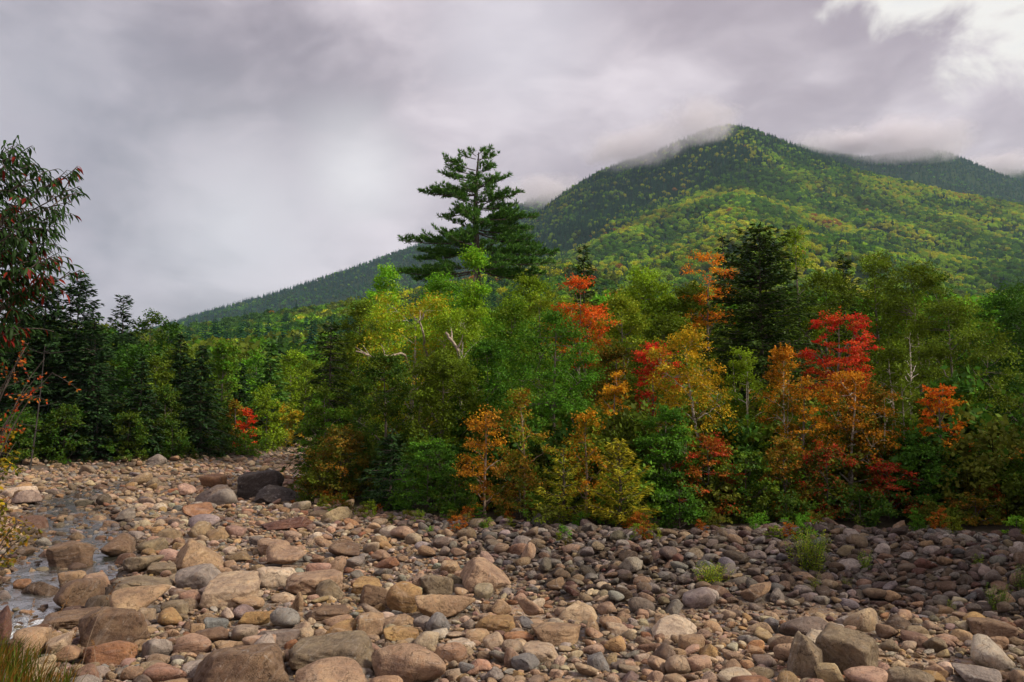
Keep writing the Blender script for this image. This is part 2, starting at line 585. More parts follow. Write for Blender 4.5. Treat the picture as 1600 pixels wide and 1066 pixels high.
def broadleaf(seed, Ht, W, base=0.2, K=90, N=6000, leaf=0.09, flat=0.6, shape='round', mixf=0.3, top=0.0,
              stems=1, lean=(0, 0), trunk_r=None, limbs=11, bare=0.0, open_=0.0, droop=0.0, clump=1.0, tuft=0.25):
    r = np.random.default_rng(seed)
    zb = base * Ht
    # trunks
    tmb = MB()
    tr = trunk_r or (0.011 * Ht + 0.012)
    paths = []
    for s in range(stems):
        a = r.uniform(0, 6.28); off = 0 if stems == 1 else 0.10 + 0.06 * r.random()
        sp = 0 if stems == 1 else W * r.uniform(0.10, 0.24)
        h = Ht * (0.93 if s == 0 else r.uniform(0.7, 0.92))
        tp = np.array([lean[0] * Ht + sp * math.cos(a), lean[1] * Ht + sp * math.sin(a), h])
        n = 12
        t = np.linspace(0, 1, n)
        base_p = np.array([off * math.cos(a), off * math.sin(a), -0.25])
        P = base_p + (tp - base_p) * t[:, None]
        ph = r.uniform(0, 6.28, 2)
        wob = 0.012 * Ht * np.sin(t * 5.5 + ph[0]) * t * (1.1 - t) * 3
        P[:, 0] += wob + (lean[0] * Ht * 0.35) * (t ** 2 - t)
        P[:, 1] += 0.012 * Ht * np.sin(t * 4.7 + ph[1]) * t * (1.1 - t) * 3
        R = tr * (1.0 if s == 0 else 0.75) * (1 - t) ** 0.8 + 0.006
        R[0] *= 1.35
        tube(tmb, P, R, 7 if tr > 0.05 else 5)
        paths.append((P, R))
    # clump centres
    C = []
    B = []
    tries = 0
    lob_seed = int(r.integers(1e6)) % 5000
    while len(C) < K and tries < K * 30:
        tries += 1
        t = r.random() ** 0.9; a = r.uniform(0, 6.28)
        lob = 0.78 + 0.30 * float(vnoise([[math.cos(a) * 1.3, math.sin(a) * 1.3, t * 3.2]], lob_seed)[0]) 
        rad = W * 0.5 * float(profile(np.array([t]), shape)[0]) * lob * r.random() ** (0.38)
        P, R = paths[int(r.integers(len(paths)))]
        z = zb + (Ht - zb) * t
        cx = np.interp(z, P[:, 2], P[:, 0]) * (1 if stems == 1 else 0.45); cyy = np.interp(z, P[:, 2], P[:, 1]) * (1 if stems == 1 else 0.45)
        c = np.array([cx + rad * math.cos(a), cyy + rad * math.sin(a), z])
        if open_ > 0 and float(vnoise([c * (2.2 / W)], lob_seed + 3)[0]) < open_ * 2 - 1:
            continue
        C.append(c); B.append(t)
    C = np.array(C); B = np.array(B)
    # limbs to spread-out clumps
    idx = [int(np.argmax(np.hypot(C[:, 0], C[:, 1])))]
    dm = np.linalg.norm(C - C[idx[0]], axis=1)
    for _ in range(min(limbs, len(C)) - 1):
        k = int(np.argmax(dm)); idx.append(k)
        dm = np.minimum(dm, np.linalg.norm(C - C[k], axis=1))
    nodes = [P[3:] for P, R in paths]
    nrad = [R[3:] for P, R in paths]
    for k in idx:
        e = C[k]
        P, R = paths[k % len(paths)]
        rd = math.hypot(e[0], e[1])
        z0 = min(max(e[2] - rd * r.uniform(0.6, 1.1), zb * r.uniform(0.55, 1.0)), Ht * 0.85)
        st = np.array([np.interp(z0, P[:, 2], P[:, 0]), np.interp(z0, P[:, 2], P[:, 1]), z0])
        rr = float(np.interp(z0, P[:, 2], R))
        mid = st * 0.5 + e * 0.5 + np.array([r.normal(0, .06), r.normal(0, .06), 0.12 * rd + r.normal(0, 0.05)])
        mid[2] += -0.10 * rd if droop else 0
        pts = bez(st, mid, e, 9)
        pts[2:-1] += r.normal(0, 0.018 * rd + 0.004, (6, 3))
        rad = np.linspace(rr * 0.62, 0.006, 9)
        tube(tmb, pts, rad, 5 if tr > 0.04 else 4)
        nodes.append(pts[2:]); nrad.append(rad[2:])
    ND = np.concatenate(nodes); NR = np.concatenate(nrad)
    for k in range(len(C)):
        if k in idx:
            continue
        dd = np.linalg.norm(ND - C[k], axis=1) + 0.6 * np.clip(ND[:, 2] - C[k, 2], 0, None)
        j = int(np.argmin(dd))
        pts = bez(ND[j], (ND[j] + C[k]) / 2 + r.normal(0, 0.05, 3) + np.array([0, 0, 0.04]), C[k], 5)
        tube(tmb, pts, np.linspace(min(NR[j] * 0.7, 0.02), 0.004, 5), 3)
    # leaves
    cmb = MB()
    per = max(4, int(N / max(1, len(C))))
    cr0 = 0.5 * clump * (W * W * (Ht - zb) / max(8, len(C))) ** (1 / 3) * 0.95
    for k in range(len(C)):
        n = int(per * r.uniform(0.55, 1.45))
        if bare and r.random() < bare:
            n = int(n * 0.15)
        cr = cr0 * r.uniform(0.7, 1.3)
        # each clump is a few leafy shoots
        ns = max(2, int(n / 22))
        sd = r.normal(0, 1, (ns, 3)); sd /= np.linalg.norm(sd, axis=1)[:, None]
        outd = np.array([C[k][0], C[k][1], 0.15 * Ht]); outd /= np.linalg.norm(outd) + 1e-6
        sd = sd + outd * 0.7; sd[:, 2] *= flat; sd /= np.linalg.norm(sd, axis=1)[:, None]
        which = r.integers(0, ns, n)
        u = r.random(n) ** 0.75
        p = C[k] + sd[which] * (u * cr * 1.25)[:, None] + r.normal(0, cr * tuft, (n, 3)) * np.array([1, 1, flat])
        p[:, 2] -= droop * u * u * cr
        d = sd[which] * 0.7 + r.normal(0, 0.7, (n, 3)); d[:, 2] -= 0.25 + droop
        nr = np.array([0, 0, 0.9]) + outd * 0.35 + r.normal(0, 0.45, (n, 3))
        cb = mixf + 0.30 * r.normal() + top * (B[k] - 0.5) * 2
        bl = np.clip(cb + r.normal(0, 0.33, n), 0, 1)
        ti = np.clip(r.uniform(0.68, 1.36) + r.normal(0, 0.2, n), 0.3, 1.9)
        L = leaf * r.uniform(0.7, 1.25, n)
        quads(cmb, p, d, nr, L, L * 0.72, ti, bl, 0.08)
    return tmb, cmb


def conifer(seed, Ht, W, base=0.06, whorl=0.42, per=6, tier=0.5, spray=0.3, up=0.25, sag=0.35, pw=0.85, dens=1.0, gap=0.0, mixf=0.3, wr=0.36):
    r = np.random.default_rng(seed)
    tmb, cmb = MB(), MB()
    n = 10
    t = np.linspace(0, 1, n)
    P = np.stack([0.006 * Ht * np.sin(t * 4 + seed), 0.006 * Ht * np.cos(t * 3 + seed), -0.25 + (Ht + 0.15) * t], 1)
    R = (0.010 * Ht + 0.02) * (1 - t) ** 0.9 + 0.006
    tube(tmb, P, R, 6)
    z = base * Ht
    a0 = r.uniform(0, 6.28)
    while z < Ht * 0.985:
        f = (z - base * Ht) / (Ht * (1 - base))
        rad = W * 0.5 * (1 - f) ** pw + 0.02 * Ht
        # lower crown tapers in again a little
        rad *= 0.72 + 0.28 * min(1, f / 0.12)
        m = max(3, int(round(per * (0.65 + 0.5 * (1 - f)))))
        a0 += 2.4
        for k in range(m):
            if gap and r.random() < gap:
                continue
            a = a0 + k * 6.283 / m + r.normal(0, 0.22)
            L = rad * r.uniform(0.68, 1.18)
            dz = (up * (0.3 + f) * L) ; sg = sag * L * (1 - f) ** 1.2
            d = np.array([math.cos(a), math.sin(a), 0.0])
            st = np.array([np.interp(z, P[:, 2], P[:, 0]), np.interp(z, P[:, 2], P[:, 1]), z + r.normal(0, whorl * 0.25)])
            e = st + d * L + np.array([0, 0, dz - sg])
            mid = st + d * L * 0.5 + np.array([0, 0, dz * 0.35 + 0.02 * L])
            q = bez(st, mid, e, 6)
            tube(tmb, q, np.linspace(0.012 + 0.010 * L, 0.004, 6), 3)
            # flat sprays both sides
            ns = max(6, int(dens * L * 26 * (0.3 / spray)))
            s = 0.10 + 0.9 * r.random(ns) ** 0.8
            bp = np.stack([np.interp(s, np.linspace(0, 1, 6), q[:, i]) for i in range(3)], 1)
            sidev = np.array([-d[1], d[0], 0])
            hw = 0.34 * L * (1.08 - s) + spray * 0.25
            u = r.uniform(-1, 1, ns)
            pos = bp + sidev * (u * hw)[:, None] * 0.9
            pos[:, 2] += -np.abs(u) * hw * tier * 0.5 + r.normal(0, 0.03 + 0.02 * L, ns)
            dr = d * r.uniform(0.4, 1.0, ns)[:, None] + sidev * (u * 0.9 + r.normal(0, 0.25, ns))[:, None]
            dr[:, 2] += r.normal(-0.15 + 0.25 * up, 0.22, ns)
            nr = np.array([0, 0, 1.0]) + r.normal(0, 0.35, (ns, 3))
            ln = spray * r.uniform(0.7, 1.3, ns)
            ti = np.clip(r.uniform(0.8, 1.2) + r.normal(0, 0.2, ns), 0.3, 1.8)
            bl = np.clip(mixf + 0.5 * (s - 0.6) + r.normal(0, 0.25, ns), 0, 1)
            quads(cmb, pos - dr * ln[:, None] * 0.4, dr, nr, ln, ln * wr, ti, bl, 0.05)
        z += whorl * r.uniform(0.75, 1.25) * (1.15 - 0.55 * f)
    return tmb, cmb


def tufts(mb, r, pos, dirs, n=9, ln=0.2, wd=0.04, spread=0.75, mixf=0.3):
    """needle tufts: a fan of blades round each shoot direction"""
    m = len(pos)
    P = np.repeat(pos, n, 0)
    D = np.repeat(dirs, n, 0) + r.normal(0, spread * 0.6, (m * n, 3))
    N = r.normal(0, 1, (m * n, 3))
    ti = np.clip(np.repeat(r.uniform(0.75, 1.25, m), n) + r.normal(0, 0.15, m * n), 0.3, 1.8)
    bl = np.clip(mixf + r.normal(0, 0.3, m * n), 0, 1)
    L = ln * r.uniform(0.7, 1.2, m * n)
    quads(mb, P, D, N, L, wd, ti, bl, 0.0)


def pine_branch(tmb, cmb, r, st, e, thick=0.06, ln=0.22, sub=0.34, dens=1.0, wd=0.045, up=0.12):
    st = np.asarray(st, float); e = np.asarray(e, float)
    L = np.linalg.norm(e - st)
    mid = (st + e) / 2 + np.array([r.normal(0, .05 * L), r.normal(0, .05 * L), -0.09 * L])
    q = bez(st, mid, e, 9)
    tube(tmb, q, np.linspace(thick, 0.012, 9), 5)
    d = (e - st) / L
    side = np.cross(d, [0, 0, 1.0]); side /= np.linalg.norm(side) + 1e-6
    ns = max(5, int(L * 6.5 * dens))
    pos, dirs = [], []
    for k in range(ns):
        s = 0.22 + 0.78 * (k + r.random()) / ns
        bp = np.array([np.interp(s, np.linspace(0, 1, 9), q[:, i]) for i in range(3)])
        sl = (sub * L * (1.15 - s) * r.uniform(0.5, 1.15)) + 0.15
        sg = 1 if k % 2 else -1
        ed = bp + d * sl * r.uniform(0.5, 0.9) + side * sg * sl * r.uniform(0.45, 0.9) + np.array([0, 0, sl * r.uniform(-0.05, 0.40) + up * sl])
        sq = bez(bp, (bp + ed) / 2 + np.array([0, 0, -0.05 * sl]), ed, 4)
        tube(tmb, sq, np.linspace(0.012, 0.005, 4), 3)
        nt = max(2, int(sl * 7.5 * dens))
        for j in range(nt):
            f = 0.25 + 0.75 * (j + r.random()) / nt
            p = bp + (ed - bp) * f + r.normal(0, 0.035, 3)
            dd = (ed - bp) / (np.linalg.norm(ed - bp) + 1e-6) + np.array([0, 0, 0.55]) + r.normal(0, .25, 3)
            pos.append(p); dirs.append(dd / np.linalg.norm(dd))
    tufts(cmb, r, np.array(pos), np.array(dirs), 10, ln, wd)

# ------------------------------------------------------------------ ground
def ground_material():
    m, t, out = material('riverbed_gravel_sand')
    pos = t.new('ShaderNodeNewGeometry').outputs['Position']
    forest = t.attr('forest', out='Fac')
    wet = t.attr('wet', out='Fac')
    n1 = t.noise(pos, 0.9, 5, 0.6, 0.5)
    n2 = t.noise(pos, 9.0, 5, 0.65)
    n3 = t.noise(pos, 75.0, 4, 0.7)
    vo = t.new('ShaderNodeTexVoronoi', feature='F1')
    t.put(vo.inputs['Vector'], pos); vo.inputs['Scale'].default_value = 26.0
    c = t.mix(t.rng(n1, 0.40, 0.60), (0.105, 0.076, 0.052), (0.24, 0.165, 0.10))  # gravel kept dark, some of the shade between stones put into it
    c = t.mix(t.attr('sand', out='Fac'), c, (0.36, 0.225, 0.12))
    gv = t.mix(0.6, c, vo.outputs['Color'])
    hsv = t.new('ShaderNodeHueSaturation'); hsv.inputs['Saturation'].default_value = 0.25; hsv.inputs['Value'].default_value = 0.62
    t.put(hsv.inputs['Color'], gv)
    c = t.mix(t.rng(n2, 0.42, 0.58, 0.0, 0.75), c, t.mix(0.45, hsv.outputs[0], c))
    c = t.mix(t.rng(n3, 0.58, 0.40, 0.0, 0.55), c, (0.10, 0.078, 0.06))
    c = t.mix(t.attr('bank', out='Fac'), c, t.mix(0.75, c, (0.045, 0.034, 0.028)))  # darker under the cobble bank: shade of the gaps put into the colour
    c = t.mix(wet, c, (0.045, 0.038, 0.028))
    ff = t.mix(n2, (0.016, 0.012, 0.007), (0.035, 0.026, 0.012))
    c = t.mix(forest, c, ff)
    b = t.new('ShaderNodeBsdfPrincipled')
    t.put(b.inputs['Base Color'], c); b.inputs['Roughness'].default_value = 0.9
    b.inputs['Specular IOR Level'].default_value = 0.2
    hh = t.math('ADD', t.math('MULTIPLY', n3, 0.3), t.math('MULTIPLY', t.rng(vo.outputs['Distance'], 0.0, 0.6, 1.0, 0.0), 0.7))
    t.put(b.inputs['Normal'], t.bump(hh, 0.8, 0.03))
    t.t.links.new(b.outputs[0], out.inputs[0])
    return m


def build_ground():
    ys = np.concatenate([np.arange(-15, 6, 1.0), np.arange(6, 23, 0.15), np.arange(23, 72, 0.5), np.geomspace(72, 4400, 46)])
    g = np.geomspace(24, 4400, 34)
    xs = np.concatenate([-g[::-1], np.arange(-23.5, -13, 0.35), np.arange(-13, 12.5, 0.2), np.arange(12.5, 23.7, 0.4), g])
    X, Y = np.meshgrid(xs, ys)
    Z = H(X, Y)
    near = (Y < 25) & (Y > 5)
    Z = Z + np.where(near, 0.022 * noise2(X, Y, 3.1, 3, 9), 0)
    n, mm = X.shape
    i = np.arange(n - 1)[:, None] * mm + np.arange(mm - 1)[None, :]
    f = np.stack([i, i + 1, i + mm + 1, i + mm], -1).reshape(-1, 4)
    mb = MB(); mb.add(np.stack([X, Y, Z], -1).reshape(-1, 3), f)
    me = mb.mesh('ground', ground_material())
    dI, _ = seg_dist(X, Y, ISLAND_EDGE); sI = np.where(inside(X, Y, ISLAND), dI, -dI)
    dL, _ = seg_dist(X, Y, LEFT_EDGE); sL = np.where(inside(X, Y, LEFT), dL, -dL)
    dN, _ = seg_dist(X, Y, NEAR_EDGE); sN = np.where(inside(X, Y, NEAR), dN, -dN)
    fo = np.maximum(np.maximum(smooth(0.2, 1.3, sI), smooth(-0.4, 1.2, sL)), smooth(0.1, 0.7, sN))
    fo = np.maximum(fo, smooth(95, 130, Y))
    dR, par = seg_dist(X, Y, RIVER); wv = np.interp(par, np.arange(len(RIVER)), RIVER_W)
    wet = smooth(wv * 1.5, wv * 0.9, dR)
    bk = smooth(-0.5, 1.6, X + 0.55 * (Y - 13.3)) * smooth(26, 20, Y) * smooth(6.0, 3.0, dI) * smooth(11.3, 12.6, Y)
    sd = np.maximum(np.exp(-(((X - 4.5) / 1.5) ** 2 + ((Y - 11.95) / 0.35) ** 2)), np.maximum(np.exp(-(((X - 4.9) / 0.9) ** 2 + ((Y - 9.9) / 0.28) ** 2)), np.exp(-(((X - 0.15) / 0.55) ** 2 + ((Y - 12.0) / 0.5) ** 2))))
    sd = np.clip(sd * 1.6 + 0.35 * noise2(X, Y, 1.7, 3, 71) , 0, 1) * (Y < 22)
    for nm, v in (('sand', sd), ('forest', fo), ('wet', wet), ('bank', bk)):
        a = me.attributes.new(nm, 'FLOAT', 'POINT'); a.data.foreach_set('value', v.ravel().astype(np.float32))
    o = link('ground', me); tag(o, 'sandy gravel riverbed and dark forest floor under the stones and trees', None, None, 'structure')


build_ground()


# ------------------------------------------------------------------ the stream
def build_river():
    P = np.array(RIVER, float)
    # resample smoothly (Catmull-Rom)
    pts, ws, zs = [], [], []
    for k in range(len(P) - 1):
        p0 = P[max(k - 1, 0)]; p1 = P[k]; p2 = P[k + 1]; p3 = P[min(k + 2, len(P) - 1)]
        m = max(6, int(np.linalg.norm(p2 - p1) / 0.09))
        for t in np.arange(m) / m:
            pts.append(0.5 * ((2 * p1) + (-p0 + p2) * t + (2 * p0 - 5 * p1 + 4 * p2 - p3) * t * t + (-p0 + 3 * p1 - 3 * p2 + p3) * t ** 3))
            ws.append(RIVER_W[k] * (1 - t) + RIVER_W[k + 1] * t); zs.append(RIVER_Z[k] * (1 - t) + RIVER_Z[k + 1] * t)
    pts = np.array(pts); ws = np.array(ws); zs = np.array(zs)
    n = len(pts)
    tg = np.gradient(pts, axis=0); tg /= np.linalg.norm(tg, axis=1)[:, None]
    nr = np.stack([-tg[:, 1], tg[:, 0]], 1)
    m = 44
    u = np.linspace(-1.25, 1.25, m)
    XY = pts[:, None, :] + nr[:, None, :] * (ws[:, None] * u[None, :])[:, :, None]
    X, Y = XY[..., 0], XY[..., 1]
    s = np.arange(n)[:, None] * 0.09 + 0 * X
    slope = np.abs(np.gradient(zs)) / 0.09
    rap = np.clip(slope / 0.085, 0, 1)
    rap = np.convolve(np.pad(rap, 12, mode='edge'), np.ones(25) / 25, mode='valid')
    rap = rap[:, None] + 0 * X
    q = np.stack([s.ravel() * 0.9, (u[None, :] * ws[:, None]).ravel() * 2.6, 0 * s.ravel()], 1)
    rip = fbm(q * 2.2, 3, 41).reshape(X.shape)
    chop = fbm(np.stack([X.ravel() * 3.4, Y.ravel() * 3.4, 0 * X.ravel()], 1), 4, 45).reshape(X.shape)
    Z = zs[:, None] + rip * (0.016 + 0.02 * rap) + chop * (0.012 + 0.05 * rap)
    i = np.arange(n - 1)[:, None] * m + np.arange(m - 1)[None, :]
    f = np.stack([i, i + 1, i + m + 1, i + m], -1).reshape(-1, 4)
    mb = MB(); mb.add(np.stack([X, Y, Z], -1).reshape(-1, 3), f)
    mt, t, out = material('stream_water')
    pos = t.new('ShaderNodeNewGeometry').outputs['Position']
    foam = t.attr('foam', out='Fac')
    st = t.vmath('MULTIPLY', pos, (1, 1, 1))
    w1 = t.noise(st, 7.0, 4, 0.6, 0.6); w2 = t.noise(st, 26.0, 3, 0.6)
    b = t.new('ShaderNodeBsdfPrincipled')
    b.inputs['Base Color'].default_value = (0.05, 0.05, 0.04, 1)
    b.inputs['Roughness'].default_value = 0.12
    b.inputs['IOR'].default_value = 1.33
    b.inputs['Transmission Weight'].default_value = 0.5
    b.inputs['Specular IOR Level'].default_value = 0.14
    t.put(b.inputs['Normal'], t.bump(t.math('ADD', w1, t.math('MULTIPLY', w2, 0.4)), 0.45, 0.06))
    fd = t.new('ShaderNodeBsdfPrincipled')
    fd.inputs['Base Color'].default_value = (0.75, 0.78, 0.8, 1); fd.inputs['Roughness'].default_value = 0.5
    t.put(fd.inputs['Normal'], t.bump(w2, 0.6, 0.04))
    f1 = t.noise(t.vmath('MULTIPLY', pos, (1.0, 1.0, 2.0)), 11.0, 6, 0.7, 1.2)
    fm = t.rng(t.math('ADD', foam, t.math('MULTIPLY', f1, 1.3)), 1.10, 1.45)
    ms = t.new('ShaderNodeMixShader'); t.put(ms.inputs[0], fm)
    t.t.links.new(b.outputs[0], ms.inputs[1]); t.t.links.new(fd.outputs[0], ms.inputs[2])
    t.t.links.new(ms.outputs[0], out.inputs[0])
    me = mb.mesh('river', mt)
    fo = np.clip(rap * 0.62 + 0.25 * rap * np.clip(chop, -1, 1) + 0.10, 0, 1)
    a = me.attributes.new('foam', 'FLOAT', 'POINT'); a.data.foreach_set('value', fo.ravel().astype(np.float32))
    o = link('river', me); tag(o, 'shallow dark stream with white riffles running between the boulders', None, None, 'structure')


build_river()


# ------------------------------------------------------------------ things scattered by the thousand: one object, instances by geometry nodes
def proto_collection(name, meshes):
    c = bpy.data.collections.new(name)
    for k, me in enumerate(meshes):
        o = bpy.data.objects.new('%s_%02d' % (name, k), me)
        c.objects.link(o)
    return c


_groups = {}


def scatter(name, label, pts, scl, rot, idx, col, col2, coll, rnd=None, kind='stuff'):
    n = len(pts)
    me = bpy.data.meshes.new(name)
    me.vertices.add(n)
    me.vertices.foreach_set('co', np.asarray(pts, np.float32).ravel())
    a = me.attributes.new('scl', 'FLOAT_VECTOR', 'POINT'); a.data.foreach_set('vector', np.asarray(scl, np.float32).ravel())
    a = me.attributes.new('rot', 'FLOAT_VECTOR', 'POINT'); a.data.foreach_set('vector', np.asarray(rot, np.float32).ravel())
    a = me.attributes.new('idx', 'INT', 'POINT'); a.data.foreach_set('value', np.asarray(idx, np.int32))
    for nm, cc in (('fcol', col), ('fcol2', col2)):
        a = me.attributes.new(nm, 'FLOAT_COLOR', 'POINT')
        a.data.foreach_set('color', np.concatenate([cc, np.ones((n, 1))], 1).astype(np.float32).ravel())
    a = me.attributes.new('frnd', 'FLOAT', 'POINT'); a.data.foreach_set('value', (np.random.default_rng(5).random(n) if rnd is None else rnd).astype(np.float32))
    o = link(name, me)
    if coll.name not in _groups:
        g = bpy.data.node_groups.new('scatter_' + coll.name, 'GeometryNodeTree')
        g.interface.new_socket('Geometry', in_out='INPUT', socket_type='NodeSocketGeometry')
        g.interface.new_socket('Geometry', in_out='OUTPUT', socket_type='NodeSocketGeometry')
        N = g.nodes
        gi, go = N.new('NodeGroupInput'), N.new('NodeGroupOutput')
        ip = N.new('GeometryNodeInstanceOnPoints')
        ci = N.new('GeometryNodeCollectionInfo')
        ci.inputs['Collection'].default_value = coll
        ci.inputs['Separate Children'].default_value = True
        ci.inputs['Reset Children'].default_value = True
        ip.inputs['Pick Instance'].default_value = True

        def na(nm, typ):
            x = N.new('GeometryNodeInputNamedAttribute'); x.data_type = typ
            x.inputs['Name'].default_value = nm
            return next(s for s in x.outputs if s.enabled and s.name == 'Attribute')
        L = g.links
        L.new(gi.outputs[0], ip.inputs['Points']); L.new(ci.outputs[0], ip.inputs['Instance'])
        L.new(na('idx', 'INT'), ip.inputs['Instance Index'])
        e2r = N.new('FunctionNodeEulerToRotation')
        L.new(na('rot', 'FLOAT_VECTOR'), e2r.inputs[0]); L.new(e2r.outputs[0], ip.inputs['Rotation'])
        L.new(na('scl', 'FLOAT_VECTOR'), ip.inputs['Scale'])
        L.new(ip.outputs[0], go.inputs[0])
        _groups[coll.name] = g
    md = o.modifiers.new('scatter', 'NODES'); md.node_group = _groups[coll.name]
    tag(o, label, None, None, kind)
    return o


# ------------------------------------------------------------------ mountains
def hill_material(name):
    m, t, out = material(name)
    pos = t.new('ShaderNodeNewGeometry').outputs['Position']
    n = t.noise(pos, 0.06, 5, 0.6)
    c = t.mix(n, (0.012, 0.022, 0.008), (0.03, 0.05, 0.016))
    b = t.new('ShaderNodeBsdfPrincipled'); t.put(b.inputs['Base Color'], c); b.inputs['Roughness'].default_value = 1.0
    b.inputs['Specular IOR Level'].default_value = 0.0
    t.t.links.new(b.outputs[0], out.inputs[0])
    return m


M_HILL = hill_material('forest_floor')


class Hill:
    def __init__(s, name, label, sil, Y0, Yr, z0, tree_h, prof, back, seed, amp):
        s.sil = np.array(sil, float); s.Y0, s.Yr, s.z0 = Y0, Yr, z0
        s.prof = np.array(prof, float); s.seed = seed; s.amp = amp; s.th = tree_h; s.back = back
        px = np.linspace(s.sil[0, 0], s.sil[-1, 0], 150)
        tt = np.concatenate([np.linspace(0, 1, 60), 1 + np.linspace(0.02, 1, 12)])
        PX, T = np.meshgrid(px, tt)
        V = s.pos(PX, T)
        n, m = PX.shape
        i = np.arange(n - 1)[:, None] * m + np.arange(m - 1)[None, :]
        f = np.stack([i, i + 1, i + m + 1, i + m], -1).reshape(-1, 4)
        mb = MB(); mb.add(V.reshape(-1, 3), f)
        o = link(name, mb.mesh(name, M_HILL)); tag(o, label, None, None, 'structure')

    def pos(s, PX, T):
        """column px (a direction from the valley), T 0..1 from the foot to the ridge, 1..2 down the far side"""
        PX = np.asarray(PX, float); T = np.asarray(T, float)
        py = np.interp(PX, s.sil[:, 0], s.sil[:, 1])
        ca, sa = math.cos(PITCH), math.sin(PITCH)
        dx = (PX - CX) / F; dv = -(py - CY) / F
        dy = ca - dv * sa; dz = sa + dv * ca
        Yr = s.Yr * (1 + 0.06 * np.sin(PX * 0.006 + s.seed))
        Y = np.where(T <= 1, s.Y0 + (Yr - s.Y0) * T, Yr + (T - 1) * s.back)
        zr = CAMZ + Yr * dz / dy - s.th
        fz = np.interp(np.clip(T, 0, 1), s.prof[:, 0], s.prof[:, 1])
        z = np.where(T <= 1, s.z0 + (zr - s.z0) * fz, zr - (zr - s.z0) * 0.8 * (T - 1) ** 1.3)
        X = Y * dx / dy
        am = 1.5 * s.amp * np.clip(T, 0, 1) * np.clip(1.03 - T, 0, 1) * 2.4
        z = z + am * noise2(X, Y, 1 / 160.0, 3, s.seed)
        return np.stack([X, Y, z], -1)


def forest_protos():
    r = np.random.default_rng(77)
    out = []
    for k in range(4):                       # hardwood crowns, about 1 m wide unit, scaled up
        mb = MB()
        n = 26
        d = r.normal(0, 1, (n, 3)); d[:, 2] = np.abs(d[:, 2]); d /= np.linalg.norm(d, axis=1)[:, None]
        c = d * r.uniform(0.28, 0.44, n)[:, None] * np.array([1, 1, 0.95]); c[:, 2] += 0.42
        for j in range(n):
            m = 11
            dd = r.normal(0, 1, (m, 3)); dd /= np.linalg.norm(dd, axis=1)[:, None]
            dd[:, 2] = np.abs(dd[:, 2]) * 0.9 - 0.1
            p = c[j] + dd * 0.11
            nr = dd + np.array([0, 0, 0.4]) + r.normal(0, 0.3, (m, 3))
            quads(mb, p, r.normal(0, 1, (m, 3)), nr, 0.15, 0.14, np.clip(r.uniform(0.8, 1.2) + r.normal(0, .15, m), .3, 1.7), r.random(m), 0.05)
        ang = np.arange(8) * math.pi / 4     # stem, and a core whose inner shade is put into a darker tint
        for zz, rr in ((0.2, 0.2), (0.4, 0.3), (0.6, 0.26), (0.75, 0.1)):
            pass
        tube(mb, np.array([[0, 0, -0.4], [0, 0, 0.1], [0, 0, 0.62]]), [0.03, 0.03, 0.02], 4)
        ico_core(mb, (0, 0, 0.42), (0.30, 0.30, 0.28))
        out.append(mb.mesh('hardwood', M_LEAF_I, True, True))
    for k in range(3):                       # conifers, unit height
        mb = MB()
        z = 0.06
        while z < 0.97:
            rad = 0.19 * (1 - z) ** 0.8 + 0.012
            m = 10 if z < 0.6 else 7
            a = r.uniform(0, 6.28) + np.arange(m) * 6.283 / m + r.normal(0, .2, m)
            d = np.stack([np.cos(a), np.sin(a), np.full(m, -0.25)], 1)
            p = np.stack([np.cos(a) * rad * 0.15, np.sin(a) * rad * 0.15, np.full(m, z) + r.normal(0, .012, m)], 1)
            nr = np.stack([np.cos(a) * 0.5, np.sin(a) * 0.5, np.ones(m)], 1) + r.normal(0, .2, (m, 3))
            L = rad * r.uniform(0.8, 1.25, m)
            quads(mb, p, d, nr, L, L * 0.7, np.clip(1 + r.normal(0, .2, m), .3, 1.7), r.random(m), 0.08)
            z += 0.055
        tube(mb, np.array([[0, 0, -0.1], [0, 0, 0.97]]), [0.012, 0.003], 4)
        out.append(mb.mesh('conifer', M_LEAF_I, True, True))
    return out


def ico_core(mb, c, rad):
    """small closed lump: the dense inside of a crown"""
    u = np.linspace(0, math.pi, 5)[1:-1]; a = np.arange(7) * 2 * math.pi / 7
    v = [(0, 0, 1)] + [(math.sin(x) * math.cos(y), math.sin(x) * math.sin(y), math.cos(x)) for x in u for y in a] + [(0, 0, -1)]
    v = np.array(v) * np.array(rad) + np.array(c)
    f4, f3 = [], []
    for k in range(7):
        k2 = (k + 1) % 7
        f3.append((0, 1 + k, 1 + k2)); f3.append((22, 15 + k2, 15 + k))
        for j in range(2):
            f4.append((1 + j * 7 + k, 8 + j * 7 + k, 8 + j * 7 + k2, 1 + j * 7 + k2))
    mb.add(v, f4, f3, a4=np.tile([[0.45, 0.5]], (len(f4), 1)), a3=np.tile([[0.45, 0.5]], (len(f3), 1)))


FOREST = proto_collection('distant_tree', forest_protos())
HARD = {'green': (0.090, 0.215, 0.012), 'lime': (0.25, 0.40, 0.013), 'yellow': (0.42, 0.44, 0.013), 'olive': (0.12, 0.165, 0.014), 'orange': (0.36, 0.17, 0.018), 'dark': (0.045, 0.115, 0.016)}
CONI = np.array([(0.026, 0.088, 0.046), (0.038, 0.115, 0.050), (0.019, 0.068, 0.040)])


